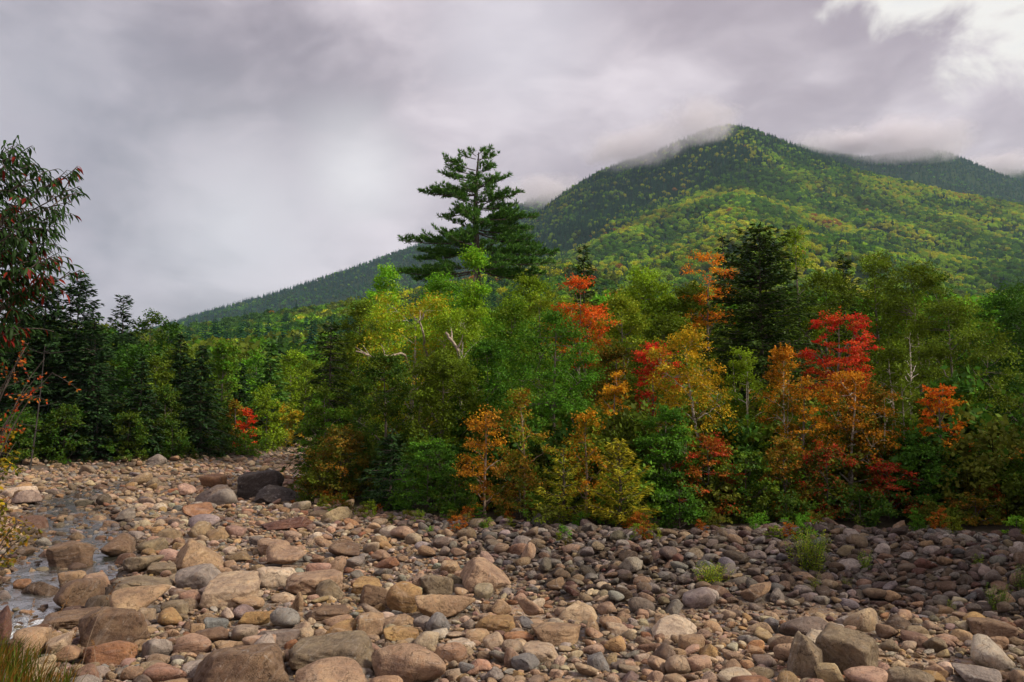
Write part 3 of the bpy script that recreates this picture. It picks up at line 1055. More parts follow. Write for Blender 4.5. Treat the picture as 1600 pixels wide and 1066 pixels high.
def plant_hill(hill, name, label, n_target, spacing_px, conif, size, seed, palette, tone=(1, 1, 1)):
    """trees on a hill, spread so that they stand evenly on the slope. conif(px, t) gives the share of conifers"""
    r = np.random.default_rng(seed)
    a, b = hill.sil[0, 0], hill.sil[-1, 0]
    px = r.uniform(a, b, n_target)
    # even per area: distance squared grows linearly
    y0, y1 = hill.Y0, hill.Yr
    Y = np.sqrt(r.uniform(y0 * y0, y1 * y1, n_target)); T = (Y - y0) / (y1 - y0)
    ridge = r.random(n_target) < 0.06
    T = np.where(ridge, r.uniform(0.985, 1.01, n_target), T)
    P = hill.pos(px, T)
    # thin to the spacing by a grid
    key = np.floor(P[:, :2] / spacing_px).astype(int)
    _, keep = np.unique(key[:, 0] * 100003 + key[:, 1], return_index=True)
    px, T, P = px[keep], T[keep], P[keep]
    n = len(P)
    patch = noise2(P[:, 0], P[:, 1], 1 / 150.0, 4, seed + 4)
    pc = np.clip(0.9 * conif(px, T) + 0.38 * patch, 0.03, 0.86)
    isc = r.random(n) < pc
    s = size * r.uniform(0.75, 1.3, n)
    scl = np.where(isc[:, None], np.stack([s * 1.75, s * 1.75, s * 1.55], 1), np.stack([s, s, s * r.uniform(0.8, 1.15, n)], 1))
    idx = np.where(isc, 4 + r.integers(0, 3, n), r.integers(0, 4, n))
    rot = np.stack([np.zeros(n), np.zeros(n), r.uniform(0, 6.28, n)], 1)
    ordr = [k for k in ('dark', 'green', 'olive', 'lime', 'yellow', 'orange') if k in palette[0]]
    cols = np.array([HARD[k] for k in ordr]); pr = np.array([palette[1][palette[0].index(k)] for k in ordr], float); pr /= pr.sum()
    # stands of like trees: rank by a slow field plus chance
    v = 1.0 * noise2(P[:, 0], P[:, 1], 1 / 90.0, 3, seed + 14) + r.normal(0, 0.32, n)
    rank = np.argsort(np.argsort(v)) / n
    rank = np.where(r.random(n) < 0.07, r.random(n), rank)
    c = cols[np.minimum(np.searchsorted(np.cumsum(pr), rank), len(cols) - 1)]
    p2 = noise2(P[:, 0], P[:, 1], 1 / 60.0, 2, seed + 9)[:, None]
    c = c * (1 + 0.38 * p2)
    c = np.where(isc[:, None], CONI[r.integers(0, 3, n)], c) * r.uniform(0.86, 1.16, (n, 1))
    c = c * np.array(tone)  # bluer on distant ridges: conifer hue and haze put into the colour
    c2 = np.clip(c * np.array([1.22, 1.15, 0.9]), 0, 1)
    P[:, 2] -= 0.5
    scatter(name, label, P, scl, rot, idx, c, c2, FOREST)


PINK_GAP = None
far_ridge = Hill('far_ridge', 'long blue green wooded ridge falling away to the valley', [(60, 560), (200, 520), (245, 508), (300, 492), (400, 464), (470, 443), (540, 421), (600, 398), (650, 380), (700, 362), (760, 338), (830, 310), (880, 296), (930, 285), (1010, 262), (1120, 250)],
                 900, 2350, 60, 8, [(0, 0), (0.4, 0.22), (0.7, 0.52), (1, 1)], 900, 3, 18)
main_mountain = Hill('main_mountain', 'steep wooded mountain with its summit in the cloud', [(430, 545), (520, 510), (600, 478), (700, 440), (760, 402), (800, 368), (835, 336), (870, 308), (905, 286), (940, 265), (980, 251), (1020, 238), (1060, 222), (1105, 202), (1140, 195), (1170, 198), (1205, 210), (1240, 226), (1270, 239), (1300, 250), (1340, 264), (1400, 279), (1450, 291), (1500, 301), (1560, 312), (1620, 323), (1750, 350), (1900, 390)],
                     330, 1800, 22, 7, [(0, 0), (0.25, 0.13), (0.5, 0.34), (0.68, 0.52), (0.8, 0.68), (1, 1)], 900, 8, 26)
back_ridge = Hill('back_ridge', 'second wooded summit in mist behind the mountain flank', [(1080, 260), (1180, 236), (1250, 224), (1300, 235), (1345, 243), (1400, 238), (1440, 231), (1480, 236), (1520, 252), (1560, 269), (1620, 288), (1800, 330)],
                  1500, 2600, 250, 8, [(0, 0), (0.5, 0.45), (1, 1)], 800, 5, 14)
outer_ridge = Hill('outer_ridge', 'faint farthest ridge beyond the second summit', [(1440, 275), (1510, 263), (1570, 262), (1620, 266), (1800, 280)],
                   2500, 3300, 400, 8, [(0, 0), (0.5, 0.45), (1, 1)], 600, 6, 10)
near_hill = Hill('near_hill', 'low hardwood hill above the river bend', [(60, 545), (180, 522), (280, 509), (330, 502), (400, 489), (480, 477), (570, 464), (650, 448), (760, 428), (880, 412), (960, 425)],
                 170, 620, 8, 9, [(0, 0), (0.4, 0.3), (0.75, 0.66), (1, 1)], 400, 12, 4)

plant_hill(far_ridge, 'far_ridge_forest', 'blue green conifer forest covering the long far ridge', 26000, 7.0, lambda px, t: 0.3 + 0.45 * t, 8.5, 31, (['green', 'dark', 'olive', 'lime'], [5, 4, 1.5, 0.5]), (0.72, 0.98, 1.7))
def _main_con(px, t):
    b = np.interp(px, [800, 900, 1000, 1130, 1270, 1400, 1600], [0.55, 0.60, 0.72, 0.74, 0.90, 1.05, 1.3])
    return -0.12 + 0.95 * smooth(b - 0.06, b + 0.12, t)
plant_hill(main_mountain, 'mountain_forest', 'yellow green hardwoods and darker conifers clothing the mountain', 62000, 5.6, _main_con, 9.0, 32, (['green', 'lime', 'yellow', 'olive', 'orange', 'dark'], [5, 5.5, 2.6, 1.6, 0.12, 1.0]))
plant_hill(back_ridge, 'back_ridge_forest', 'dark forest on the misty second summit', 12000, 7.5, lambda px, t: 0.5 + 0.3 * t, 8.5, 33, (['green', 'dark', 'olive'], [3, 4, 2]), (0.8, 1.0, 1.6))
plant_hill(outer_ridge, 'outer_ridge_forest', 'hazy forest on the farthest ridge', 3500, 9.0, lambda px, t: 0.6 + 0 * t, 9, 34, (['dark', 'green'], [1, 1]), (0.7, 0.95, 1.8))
plant_hill(near_hill, 'near_hill_forest', 'olive and yellow green hardwoods on the low hill', 6500, 5.4, lambda px, t: 0.18 - 0.15 * t, 8.5, 35, (['green', 'olive', 'lime', 'yellow', 'orange', 'dark'], [5, 5, 0.7, 0.6, 0.35, 4]))


# bare reddish clearing on the low hill
def build_clearing():
    mb = MB()
    a = [near_hill.pos(np.array([p]), np.array([t]))[0] for p, t in ((420, 0.40), (455, 0.40), (492, 0.41), (493, 0.47), (455, 0.48), (418, 0.47))]
    mb.add(np.array(a) + np.array([0, 0, 1.2]), f4=[(0, 1, 4, 5), (1, 2, 3, 4)])
    mt, t, out = material('bare_reddish_earth')
    pos = t.new('ShaderNodeNewGeometry').outputs['Position']
    b = t.new('ShaderNodeBsdfPrincipled'); b.inputs['Roughness'].default_value = 1
    t.put(b.inputs['Base Color'], t.mix(t.noise(pos, 0.4, 4), (0.24, 0.13, 0.12), (0.34, 0.22, 0.20)))
    t.t.links.new(b.outputs[0], out.inputs[0])
    o = link('clearing_ground', mb.mesh('clearing_ground', mt, False)); tag(o, 'bare reddish clearing on the low wooded hill', None, None, 'structure')


build_clearing()


# ------------------------------------------------------------------ air and mist
def build_haze():
    mt, t, out = material('thin_air_haze')
    v = t.new('ShaderNodeVolumePrincipled')
    v.inputs['Color'].default_value = (0.60, 0.84, 1.0, 1)
    v.inputs['Density'].default_value = HAZE
    v.inputs['Anisotropy'].default_value = 0.0
    t.t.links.new(v.outputs[0], out.inputs['Volume'])
    x0, x1, y0, y1, z0, z1 = -4500, 4500, -40, 4460, -2.0, 905
    vs = [(x, y, z) for z in (z0, z1) for y in (y0, y1) for x in (x0, x1)]
    fs = [(0, 2, 3, 1), (4, 5, 7, 6), (0, 1, 5, 4), (2, 6, 7, 3), (0, 4, 6, 2), (1, 3, 7, 5)]
    mb = MB(); mb.add(vs, fs)
    o = link('haze', mb.mesh('haze', mt, False)); tag(o, 'thin bluish haze filling the valley air', None, None, 'stuff')
    o.display_type = 'WIRE'


HAZE = 0.00006
build_haze()


def mist_material(dens):
    mt, t, out = material('cloud_mist')
    tc = t.new('ShaderNodeTexCoord').outputs['Object']
    pos = t.new('ShaderNodeNewGeometry').outputs['Position']
    l = t.vmath('LENGTH', tc)
    n = t.noise(t.vmath('MULTIPLY', pos, (1.0, 1.0, 1.6)), 0.012, 6, 0.68, 0.6)
    fall = t.rng(t.math('ADD', l, t.math('MULTIPLY', t.math('SUBTRACT', n, 0.5), 2.1)), 0.98, 0.15)
    edge = t.rng(l, 1.0, 0.8)
    d = t.math('MULTIPLY', t.math('MULTIPLY', fall, edge), dens)
    v = t.new('ShaderNodeVolumePrincipled')
    v.inputs['Color'].default_value = (0.90, 0.865, 0.905, 1)
    v.inputs['Anisotropy'].default_value = 0.0
    t.put(v.inputs['Density'], d)
    t.t.links.new(v.outputs[0], out.inputs['Volume'])
    return mt


def build_mist():
    mt = mist_material(0.016)
    me0 = None
    import bmesh
    for px, py, Y, rx, ry, depth in ((990, 232, 1740, 100, 38, 150), (1085, 194, 1760, 85, 38, 150), (860, 300, 2300, 90, 26, 160),
                                     (1300, 226, 2560, 90, 22, 170), (1415, 222, 2540, 130, 42, 190), (1560, 258, 3150, 80, 22, 200)):
        c = at(px, py, Y)
        bm = bmesh.new(); bmesh.ops.create_icosphere(bm, subdivisions=3, radius=1.0)
        me = bpy.data.meshes.new('mist'); bm.to_mesh(me); bm.free()
        me.materials.append(mt)
        o = link('mist', me, None, c)
        k = Y / F
        o.scale = (rx * k, depth, ry * k)
        tag(o, 'pale cloud mist clinging to the wooded ridge', None, None, 'stuff')


build_mist()

# ------------------------------------------------------------------ colours of foliage (albedo)
FC = dict(
    spruce=((0.018, 0.043, 0.015), (0.038, 0.081, 0.022)),
    hemlock=((0.021, 0.045, 0.010), (0.060, 0.098, 0.016)),
    pine=((0.040, 0.104, 0.020), (0.108, 0.216, 0.031)),
    green=((0.066, 0.160, 0.011), (0.130, 0.250, 0.016)),
    deep=((0.032, 0.080, 0.009), (0.070, 0.140, 0.012)),
    bright=((0.111, 0.255, 0.014), (0.221, 0.374, 0.022)),
    olive=((0.096, 0.142, 0.009), (0.200, 0.215, 0.013)),
    dolive=((0.058, 0.084, 0.007), (0.110, 0.128, 0.010)),
    ygreen=((0.165, 0.250, 0.012), (0.330, 0.320, 0.016)),
    gold=((0.44, 0.255, 0.014), (0.170, 0.160, 0.014)),
    amber=((0.60, 0.260, 0.014), (0.45, 0.270, 0.020)),
    orange=((0.46, 0.175, 0.012), (0.24, 0.140, 0.012)),
    rust=((0.26, 0.110, 0.013), (0.120, 0.100, 0.012)),
    redor=((0.682, 0.094, 0.013), (0.605, 0.187, 0.016)),
    red=((0.55, 0.030, 0.016), (0.34, 0.040, 0.014)),
    crim=((0.336, 0.026, 0.013), (0.120, 0.060, 0.013)),
    ruddy=((0.088, 0.099, 0.011), (0.288, 0.088, 0.011)),
    sapl=((0.135, 0.189, 0.014), (0.342, 0.270, 0.016)),
)
_LUSH = dict(bright=1.6, ygreen=1.65, olive=1.65, green=1.6, dolive=1.45, deep=1.35, spruce=1.1, hemlock=1.15, pine=1.45, red=1.1, redor=1.1, crim=1.2)
FC = {k: tuple(tuple(min(0.7, c * _LUSH.get(k, 1.28)) for c in p) for p in v) for k, v in FC.items()}


def place_tree(kind, label, cat, group, px, Y, ytop, wpx, build, col, bark, name, col2=None, conif=False, ztop_add=0.0):
    """a thing (Empty at the base) with its trunk and its crown. build(H, W, seed) makes the two meshes"""
    d = ray(px, 700)
    x = cam.location.x + d.x * Y / d.y
    z = float(H(np.array([x]), np.array([Y]))[0])
    top = at(px, ytop, Y).z
    Ht = max(0.4, top - z)
    Wd = wpx * Y / F
    tmb, cmb = build(Ht, Wd)
    e = link(name, None, None, (x, Y, z)); e.empty_display_size = 0.3
    tag(e, label, cat, group)
    a = link('trunk', tmb.mesh('trunk', bark), e)
    c = link('crown', cmb.mesh('crown', M_NEEDLE if conif else M_LEAF, False, True), e)
    c1, c2 = FC[col]
    if col2:
        c2 = FC[col2][0]
    c.color = (*c1, 1); c['col2'] = [float(v) for v in c2]
    return e, Ht, Wd


G_ISL = 'mixed trees crowding the gravel bar island'
G_LEFT = 'trees along the far left bank'
_seed = [100]


def B(label, px, Y, ytop, wpx, col, col2=None, bark=None, cov=2.6, cm=1.7, name='broadleaf_tree', cat='tree', group=G_ISL, leaf=None, **kw):
    _seed[0] += 1
    sd = _seed[0]

    def build(Ht, Wd):
        lf = leaf or max(0.062, 2.25 * Y / 796.0)
        base = kw.get('base', 0.12)
        area = 0.72 * Wd * Ht * (1 - base)
        N = int(min(26000, max(700, cov * cm * area / (0.36 * lf * lf))))
        K = int(np.clip(N / 85, 26, 150))
        k2 = dict(kw); k2.setdefault('K', K)
        if cat == 'bush':
            k2.setdefault('trunk_r', 0.014); k2.setdefault('limbs', 7)
        return broadleaf(sd, Ht, Wd, N=N, leaf=lf, **k2)
    return place_tree('b', label, cat, group, px, Y, ytop, wpx, build, col, bark or (M_DBARK if cat == 'bush' else M_BARK), name, col2)


def C(label, px, Y, ytop, wpx, col='spruce', name='conifer_tree', cat='tree', group=G_LEFT, **kw):
    _seed[0] += 1
    sd = _seed[0]

    def build(Ht, Wd):
        k2 = dict(whorl=max(0.28, Ht / 30), spray=max(0.16, 5.2 * Y / 796.0))
        k2.update(kw)
        return conifer(sd, Ht, Wd, **k2)
    return place_tree('c', label, cat, group, px, Y, ytop, wpx, build, col, M_DBARK, name, None, True)


# ------------------------------------------------------------------ the tall white pine
def build_white_pine():
    r = np.random.default_rng(12)
    Y = 45.0
    base = at(748, 640, Y)
    z0 = float(H(np.array([base.x]), np.array([Y]))[0])
    e = link('white_pine', None, None, (base.x, Y, z0))
    tag(e, 'tall wide-branched white pine standing high above all the other trees', 'tree', G_ISL)
    org = np.array([base.x, Y, z0])

    def L(zx, zy, dy=0.0):
        p = at(620 + zx / 4.1, 220 + zy / 4.1, Y + dy)
        return np.array(p) - org
    tmb, cmb = MB(), MB()
    tr = np.array([[0, 0, -0.3], L(515, 900) * np.array([1, 0, 1]), L(510, 640) * np.array([1, 0, 1]), L(503, 400) * np.array([1, 0, 1]), L(515, 200) * np.array([1, 0, 1]), L(525, 75) * np.array([1, 0, 1])])
    tt = np.linspace(0, 1, 22); k = np.linspace(0, 1, 6)
    P = np.stack([np.interp(tt, k, tr[:, i]) for i in range(3)], 1)
    tube(tmb, P, np.linspace(0.26, 0.03, 22), 9)
    br = [((505, 118), (405, 88)), ((505, 190), (312, 125)), ((505, 215), (330, 175)), ((500, 262), (286, 212)), ((500, 350), (158, 315)), ((500, 345), (232, 300)),
          ((500, 390), (342, 305)), ((500, 450), (290, 482)), ((502, 470), (380, 440)), ((505, 560), (330, 512)), ((505, 640), (40, 642)), ((505, 620), (330, 600)),
          ((505, 700), (128, 742)), ((505, 720), (150, 700)), ((508, 700), (330, 660)), ((515, 120), (632, 98)), ((512, 140), (600, 65)), ((510, 100), (470, 70)), ((515, 90), (560, 60)),
          ((510, 210), (620, 170)), ((510, 300), (712, 215)), ((508, 300), (640, 225)), ((510, 350), (625, 310)), ((510, 395), (782, 352)), ((512, 430), (765, 425)), ((512, 420), (700, 330)),
          ((512, 500), (890, 485)), ((512, 520), (850, 540)), ((512, 500), (760, 450)), ((512, 590), (905, 650)), ((512, 570), (800, 580)), ((512, 640), (860, 620)),
          ((512, 700), (1020, 708)), ((512, 720), (900, 690)), ((512, 760), (985, 800)), ((512, 740), (800, 760)), ((515, 830), (850, 900)), ((515, 810), (930, 850)),
          ((510, 800), (180, 800)), ((512, 830), (10, 850)), ((512, 840), (120, 880)), ((512, 800), (640, 850))]
    for (a, b) in br:
        dep = r.uniform(-1.3, 1.3) * abs(b[0] - a[0]) / 350
        st = L(*a) * np.array([1, 0, 1]); en = L(b[0], b[1], 0); en[1] = dep
        ln = np.linalg.norm(en - st)
        pine_branch(tmb, cmb, r, st, en, 0.018 + 0.010 * ln, 0.25, 0.36, 1.25)
    # branches towards and away from the viewer
    for k_ in range(28):
        zy = 230 + 610 * (k_ + r.random()) / 28
        hw = np.interp(zy, [60, 130, 350, 500, 700, 850], [60, 120, 220, 300, 400, 380]) / 4.1 * Y / F
        a = r.choice([-1, 1]) * math.pi / 2 + r.normal(0, 0.55)
        st = L(508, zy) * np.array([1, 0, 1])
        ln = hw * r.uniform(0.55, 0.95)
        en = st + np.array([math.cos(a) * ln, math.sin(a) * ln, ln * np.interp(zy, [100, 400, 800], [0.55, 0.18, -0.08])])
        pine_branch(tmb, cmb, r, st, en, 0.02 + 0.01 * ln, 0.25, 0.34, 1.05)
    for k_ in range(17):                       # short inner boughs that clothe the trunk
        zy = 200 + 560 * (k_ + r.random()) / 17
        a = -math.pi / 2 + r.normal(0, 0.8)
        st = L(508, zy) * np.array([1, 0, 1]); ln = r.uniform(0.6, 1.3)
        pine_branch(tmb, cmb, r, st, st + np.array([math.cos(a) * ln, math.sin(a) * ln, 0.25 * ln]), 0.02, 0.24, 0.5, 1.2)
    link('trunk', tmb.mesh('trunk', M_DBARK), e)
    c = link('crown', cmb.mesh('crown', M_NEEDLE, False, True), e)
    c.color = (*FC['pine'][0], 1); c['col2'] = list(FC['pine'][1])


build_white_pine()

# ------------------------------------------------------------------ trees of the island, back to front
# label, px, distance, top, width, colour
C('small dark spruce spire poking up behind the orange maple and the big hemlock', 1138, 47, 362, 46, 'spruce', 'spruce_tree', group=G_ISL, per=6, pw=0.9, base=0.3, gap=0.1)
C('olive conifer top rising between the pine and the hillside', 916, 44, 382, 78, 'hemlock', 'hemlock_tree', group=G_ISL, sag=0.1, up=0.35, mixf=0.6)
C('huge dark hemlock, the broad green black one above the birches', 1196, 31, 350, 225, 'hemlock', 'hemlock_tree', group=G_ISL, per=9, sag=0.25, pw=0.55, dens=1.5, mixf=0.42, base=0.15)
C('dark conifer top with dead tip among olive crowns', 1328, 37, 395, 90, 'hemlock', 'hemlock_tree', group=G_ISL, sag=0.2, pw=0.7, mixf=0.55)
C('dark drooping hemlock leaning over the river bend', 512, 30, 500, 120, 'hemlock', 'hemlock_tree', group=G_ISL, per=7, sag=0.7, up=0.05, tier=0.9, mixf=0.25, pw=0.6)
B('rounded fresh green maple crown beside the pine', 600, 43, 424, 74, 'bright', cov=3.0, base=0.15, shape='round', flat=0.7)
B('light green pointed saplings in front of the tall pine', 738, 36, 398, 110, 'bright', 'ygreen', cov=2.2, base=0.15, shape='cone', flat=0.8, mixf=0.3, open_=0.3)
B('mid green crown under the lowest pine bough', 690, 40, 436, 120, 'green', 'bright', base=0.1, mixf=0.45)
B('olive green crown to the right of the pine foot', 830, 38, 440, 130, 'olive', 'ygreen', base=0.15, mixf=0.4, open_=0.3)
B('bare twigged thin tree with grey fan of branches', 842, 33, 462, 70, 'olive', base=0.4, cov=0.9, bare=0.5, shape='spread', open_=0.45)
B('yellow green round crown below the bright mountainside', 1012, 40, 424, 130, 'ygreen', 'olive', base=0.1, mixf=0.45)
B('olive tree between the flame orange maple and the golden birch', 975, 36, 470, 120, 'olive', base=0.1, mixf=0.4)
B('high orange maple crown against the green slope', 1112, 38, 402, 92, 'amber', 'redor', cov=1.15, base=0.60, shape='spread', flat=0.35, mixf=0.3, open_=0.35)
B('olive tree beneath the high orange maple', 1085, 39, 452, 120, 'dolive', 'olive', base=0.05, mixf=0.3)
B('sparse yellow green poplar beside the huge hemlock', 1252, 36, 366, 86, 'ygreen', 'olive', cov=1.2, base=0.25, shape='narrow', bare=0.3, open_=0.4, mixf=0.35)
B('tall brownish olive tree with an uneven broken top', 1378, 38, 402, 130, 'dolive', 'olive', cov=2.2, base=0.1, mixf=0.5, open_=0.3)
B('dull olive tree behind the scarlet maple', 1300, 35, 432, 130, 'dolive', 'olive', cov=2.3, base=0.05, mixf=0.35, open_=0.25)
B('thin twiggy olive tree beside the bare birch tops', 1440, 33, 420, 130, 'dolive', 'olive', cov=1.8, base=0.2, mixf=0.5, bare=0.25, open_=0.4)
B('wide olive willow filling the end of the tree line', 1492, 27, 476, 175, 'dolive', 'olive', cov=2.8, base=0.06, shape='round', mixf=0.35, droop=0.35)
B('dark tree with its round crown behind the olive willow', 1470, 42, 440, 150, 'deep', 'dolive', base=0.05, mixf=0.3)
B('black green tree standing at the right edge of the wood', 1605, 34, 452, 150, 'deep', cov=3.0, base=0.02, mixf=0.1)
B('dark tree deep in the shade past the olive willow', 1570, 48, 470, 150, 'deep', cov=3.0, base=0.02, mixf=0.1)
B('dark tree at the edge above the brown meadow', 1700, 30, 440, 220, 'deep', cov=3.0, base=0.02, mixf=0.1, group='trees just outside the view')
for k_, (px_, Y_, top_) in enumerate(((1760, 17.5, 430), (1830, 15.0, 400), (1960, 12.6, 330), (2100, 11.5, 300))):  # unseen trees added to cast shade over the right cobble bank
    B(['dark tree on the crest just past the right side of the view', 'dark crest tree standing one trunk further out of view', 'tall dark tree out of view nearest the boulders', 'tall dark tree out of view at the end of the crest'][k_], px_, Y_, top_, 330, 'deep', cov=2.0, base=0.08, leaf=0.14, group='trees just outside the view')
BIG_BIRCH = B('big birch with pale bent limbs and yellowing top', 645, 29, 468, 225, 'ygreen', 'gold', M_BIRCH, cov=2.2, base=0.30, shape='spread', flat=0.5, mixf=0.12, limbs=15, open_=0.25, trunk_r=0.11, name='birch_tree')
BROKEN_BIRCH = B('yellowish birch with a broken pale stem pointing up', 722, 28, 486, 130, 'ygreen', 'olive', M_BIRCH, cov=1.9, base=0.3, shape='spread', mixf=0.45, open_=0.35, trunk_r=0.09, name='birch_tree')
B('olive tree between the drooping hemlock and the big birch', 560, 33, 478, 120, 'dolive', 'olive', base=0.05, mixf=0.5)
B('dark leafy tree below the drooping hemlock with a few red leaves', 505, 27.5, 612, 84, 'dolive', 'green', base=0.05, flat=0.35, mixf=0.45)
B('dark green tree under the pale birch limbs', 600, 26, 560, 130, 'deep', 'dolive', base=0.03, mixf=0.4)
B('olive green leafy tree in the middle of the island edge', 690, 24.5, 560, 150, 'dolive', 'olive', base=0.03, mixf=0.45, cov=3.0)
B('shadowy leafy tree below the yellowish birch', 760, 26, 540, 120, 'deep', 'green', base=0.03, mixf=0.35)
B('lush dark green maple with a dense rounded crown', 868, 23.5, 497, 165, 'green', 'deep', cov=3.6, base=0.05, flat=0.5, mixf=0.3, shape='round')
B('green crown joining the lush maple to the pine foot', 800, 30, 482, 120, 'green', 'olive', base=0.05, mixf=0.4)
B('flame orange maple glowing behind the lush green one', 908, 32, 440, 124, 'redor', 'olive', cov=1.9, base=0.50, shape='round', flat=0.35, mixf=0.22, top=-0.40, open_=0.3)
B('dull olive understory tree under the flame orange maple', 965, 28, 540, 110, 'dolive', 'rust', base=0.03, mixf=0.25)
B('olive brown tree behind the crimson maple', 1040, 27, 500, 130, 'dolive', 'olive', base=0.03, mixf=0.4)
B('crimson maple between amber sapling and golden birch', 1020, 21.5, 545, 96, 'red', 'deep', cov=1.8, base=0.40, shape='spread', flat=0.35, mixf=0.25, top=-0.45, open_=0.3)
B('slim amber sapling, brightest yellow orange of the edge', 962, 20.3, 586, 66, 'amber', 'olive', M_TBARK, cov=1.9, base=0.30, shape='column', flat=0.45, mixf=0.2, top=-0.3, open_=0.2, name='maple_sapling')
B('golden birch with a long leaning white stem', 1100, 20.5, 524, 150, 'gold', 'olive', M_BIRCH, cov=1.7, base=0.20, shape='round', mixf=0.36, lean=(-0.10, 0), open_=0.3, trunk_r=0.055, name='birch_tree')
B('grey green birch with several thin stems beside the golden one', 1163, 20.8, 550, 84, 'olive', 'ygreen', M_BIRCH, cov=1.5, base=0.2, shape='narrow', stems=3, mixf=0.4, open_=0.35, trunk_r=0.04, name='birch_tree')
B('orange tipped birch next to the huge hemlock shade', 1222, 20.2, 548, 84, 'orange', 'dolive', M_BIRCH, cov=1.5, base=0.2, shape='narrow', stems=2, mixf=0.45, top=-0.35, open_=0.35, trunk_r=0.04, name='birch_tree')
B('scarlet maple, the reddest crown of all', 1316, 23.5, 484, 118, 'red', 'rust', cov=2.0, base=0.48, shape='round', flat=0.35, mixf=0.12, top=-0.3, open_=0.35)
B('copper birch with white stem beneath the scarlet maple', 1322, 19.8, 588, 150, 'orange', 'dolive', M_BIRCH, cov=1.9, base=0.10, top=-0.25, shape='round', stems=2, mixf=0.30, open_=0.25, trunk_r=0.045, name='birch_tree')
B('rust coloured birch between the copper birch and the green birch', 1368, 19.6, 610, 84, 'rust', 'dolive', M_BIRCH, cov=1.7, base=0.1, shape='round', stems=2, mixf=0.4, open_=0.2, trunk_r=0.035, name='birch_tree')
B('green birch with bare white twigs standing out on top', 1400, 20.2, 545, 90, 'dolive', 'olive', M_BIRCH, cov=2.2, base=0.18, shape='narrow', stems=2, mixf=0.4, trunk_r=0.045, name='birch_tree')
B('leafless white birch top above the green birch', 1428, 21.5, 520, 60, 'dolive', 'olive', M_BIRCH, cov=0.4, base=0.5, shape='spread', bare=0.6, K=22, trunk_r=0.05, name='birch_tree')
B('tiered maple with orange layers at the tree line end', 1472, 19.4, 600, 84, 'amber', 'redor', cov=1.8, base=0.34, shape='column', flat=0.2, mixf=0.35, open_=0.25, tuft=0.14, name='maple_sapling')
B('red and yellow sapling between copper and orange tipped birches', 1258, 19.6, 590, 74, 'orange', 'dolive', cov=1.5, base=0.2, shape='round', flat=0.3, mixf=0.4, top=-0.3, open_=0.35, name='maple_sapling')
B('dark green maple clump at the foot of the crimson maple', 1040, 18.6, 640, 112, 'deep', 'green', cov=3.2, base=0.02, shape='round', flat=0.4, mixf=0.35, top=0.2, name='maple_sapling')
B('rusty orange birch sapling low beside the lush maple', 758, 20.2, 645, 92, 'rust', 'amber', M_TBARK, cov=1.2, base=0.03, shape='column', flat=0.4, mixf=0.35, open_=0.3, name='birch_sapling')
B('thin birch sapling with a bare curved stem', 822, 19.2, 606, 74, 'olive', 'rust', M_TBARK, cov=1.0, base=0.10, shape='narrow', mixf=0.55, lean=(-0.05, 0), open_=0.35, trunk_r=0.025, name='birch_sapling')
B('orange birch sapling between two yellowing young pines', 915, 18.2, 652, 96, 'orange', 'olive', M_TBARK, cov=1.3, base=0.06, shape='cone', mixf=0.45, open_=0.2, name='birch_sapling')
C('young pine with pale yellow green arms reaching out', 880, 17.9, 700, 104, 'sapl', 'young_pine', group=G_ISL, up=0.5, sag=0.0, per=6, spray=0.12, whorl=0.2, gap=0.1, dens=2.4, mixf=0.4, wr=0.17)
C('yellowing young pine at the very front of the edge', 968, 17.1, 690, 118, 'sapl', 'young_pine', group=G_ISL, up=0.75, sag=0.0, per=7, spray=0.12, whorl=0.17, mixf=0.6, dens=2.6, wr=0.17)
B('ruddy bush at the corner where the island meets the river', 532, 25.0, 672, 112, 'ruddy', 'rust', cov=3.0, base=0.0, shape='round', mixf=0.15, name='bush', cat='bush')
B('dark low bush hugging the cobbles beside the bend', 500, 24.6, 728, 70, 'dolive', cov=3.0, base=0.0, shape='round', mixf=0.3, name='bush', cat='bush')
C('low dark fir with dense skirts left of centre', 612, 22.3, 668, 120, 'spruce', 'young_fir', group=G_ISL, up=0.15, sag=0.1, per=7, spray=0.14, whorl=0.2, mixf=0.5, dens=1.3)
B('deep green thicket bush beside the low fir', 668, 21.2, 690, 110, 'deep', 'green', cov=3.2, base=0.0, flat=0.4, mixf=0.3, name='bush', cat='bush')
B('deep green shrub under the rusty birch sapling', 712, 20.4, 740, 90, 'deep', 'dolive', cov=3.0, base=0.0, mixf=0.3, name='bush', cat='bush')
B('olive scrub under the thin curved sapling', 812, 19.0, 720, 96, 'dolive', 'rust', cov=2.4, base=0.0, mixf=0.3, name='bush', cat='bush')
B('brownish low scrub spilling onto the stones', 858, 17.4, 798, 60, 'ruddy', 'olive', cov=2.4, base=0.0, mixf=0.3, name='bush', cat='bush')
B('rust red bush below the golden birch', 1105, 18.2, 690, 110, 'rust', 'crim', cov=2.0, base=0.02, mixf=0.5, flat=0.35, open_=0.2, name='bush', cat='bush')
B('green maple bush with a few red sprays by the birch stems', 1165, 17.9, 706, 100, 'deep', 'olive', cov=2.6, base=0.02, flat=0.35, mixf=0.35, name='bush', cat='bush')
B('dark crimson bush below the copper birch', 1290, 18.0, 700, 104, 'crim', 'deep', cov=2.2, base=0.02, mixf=0.68, flat=0.35, name='bush', cat='bush')
B('brown orange bush between two dark green maples', 1225, 18.1, 690, 90, 'rust', 'dolive', cov=2.2, base=0.02, mixf=0.5, name='bush', cat='bush')
B('dark bush with scarlet upper leaves at the foot of the green birch', 1385, 18.2, 726, 96, 'crim', 'deep', cov=2.4, base=0.02, mixf=0.6, top=-0.35, flat=0.3, name='bush', cat='bush')
B('leafy dark green maple bush below the tiered maple', 1450, 18.4, 700, 130, 'deep', 'green', cov=3.2, base=0.02, mixf=0.35, flat=0.35, name='bush', cat='bush')
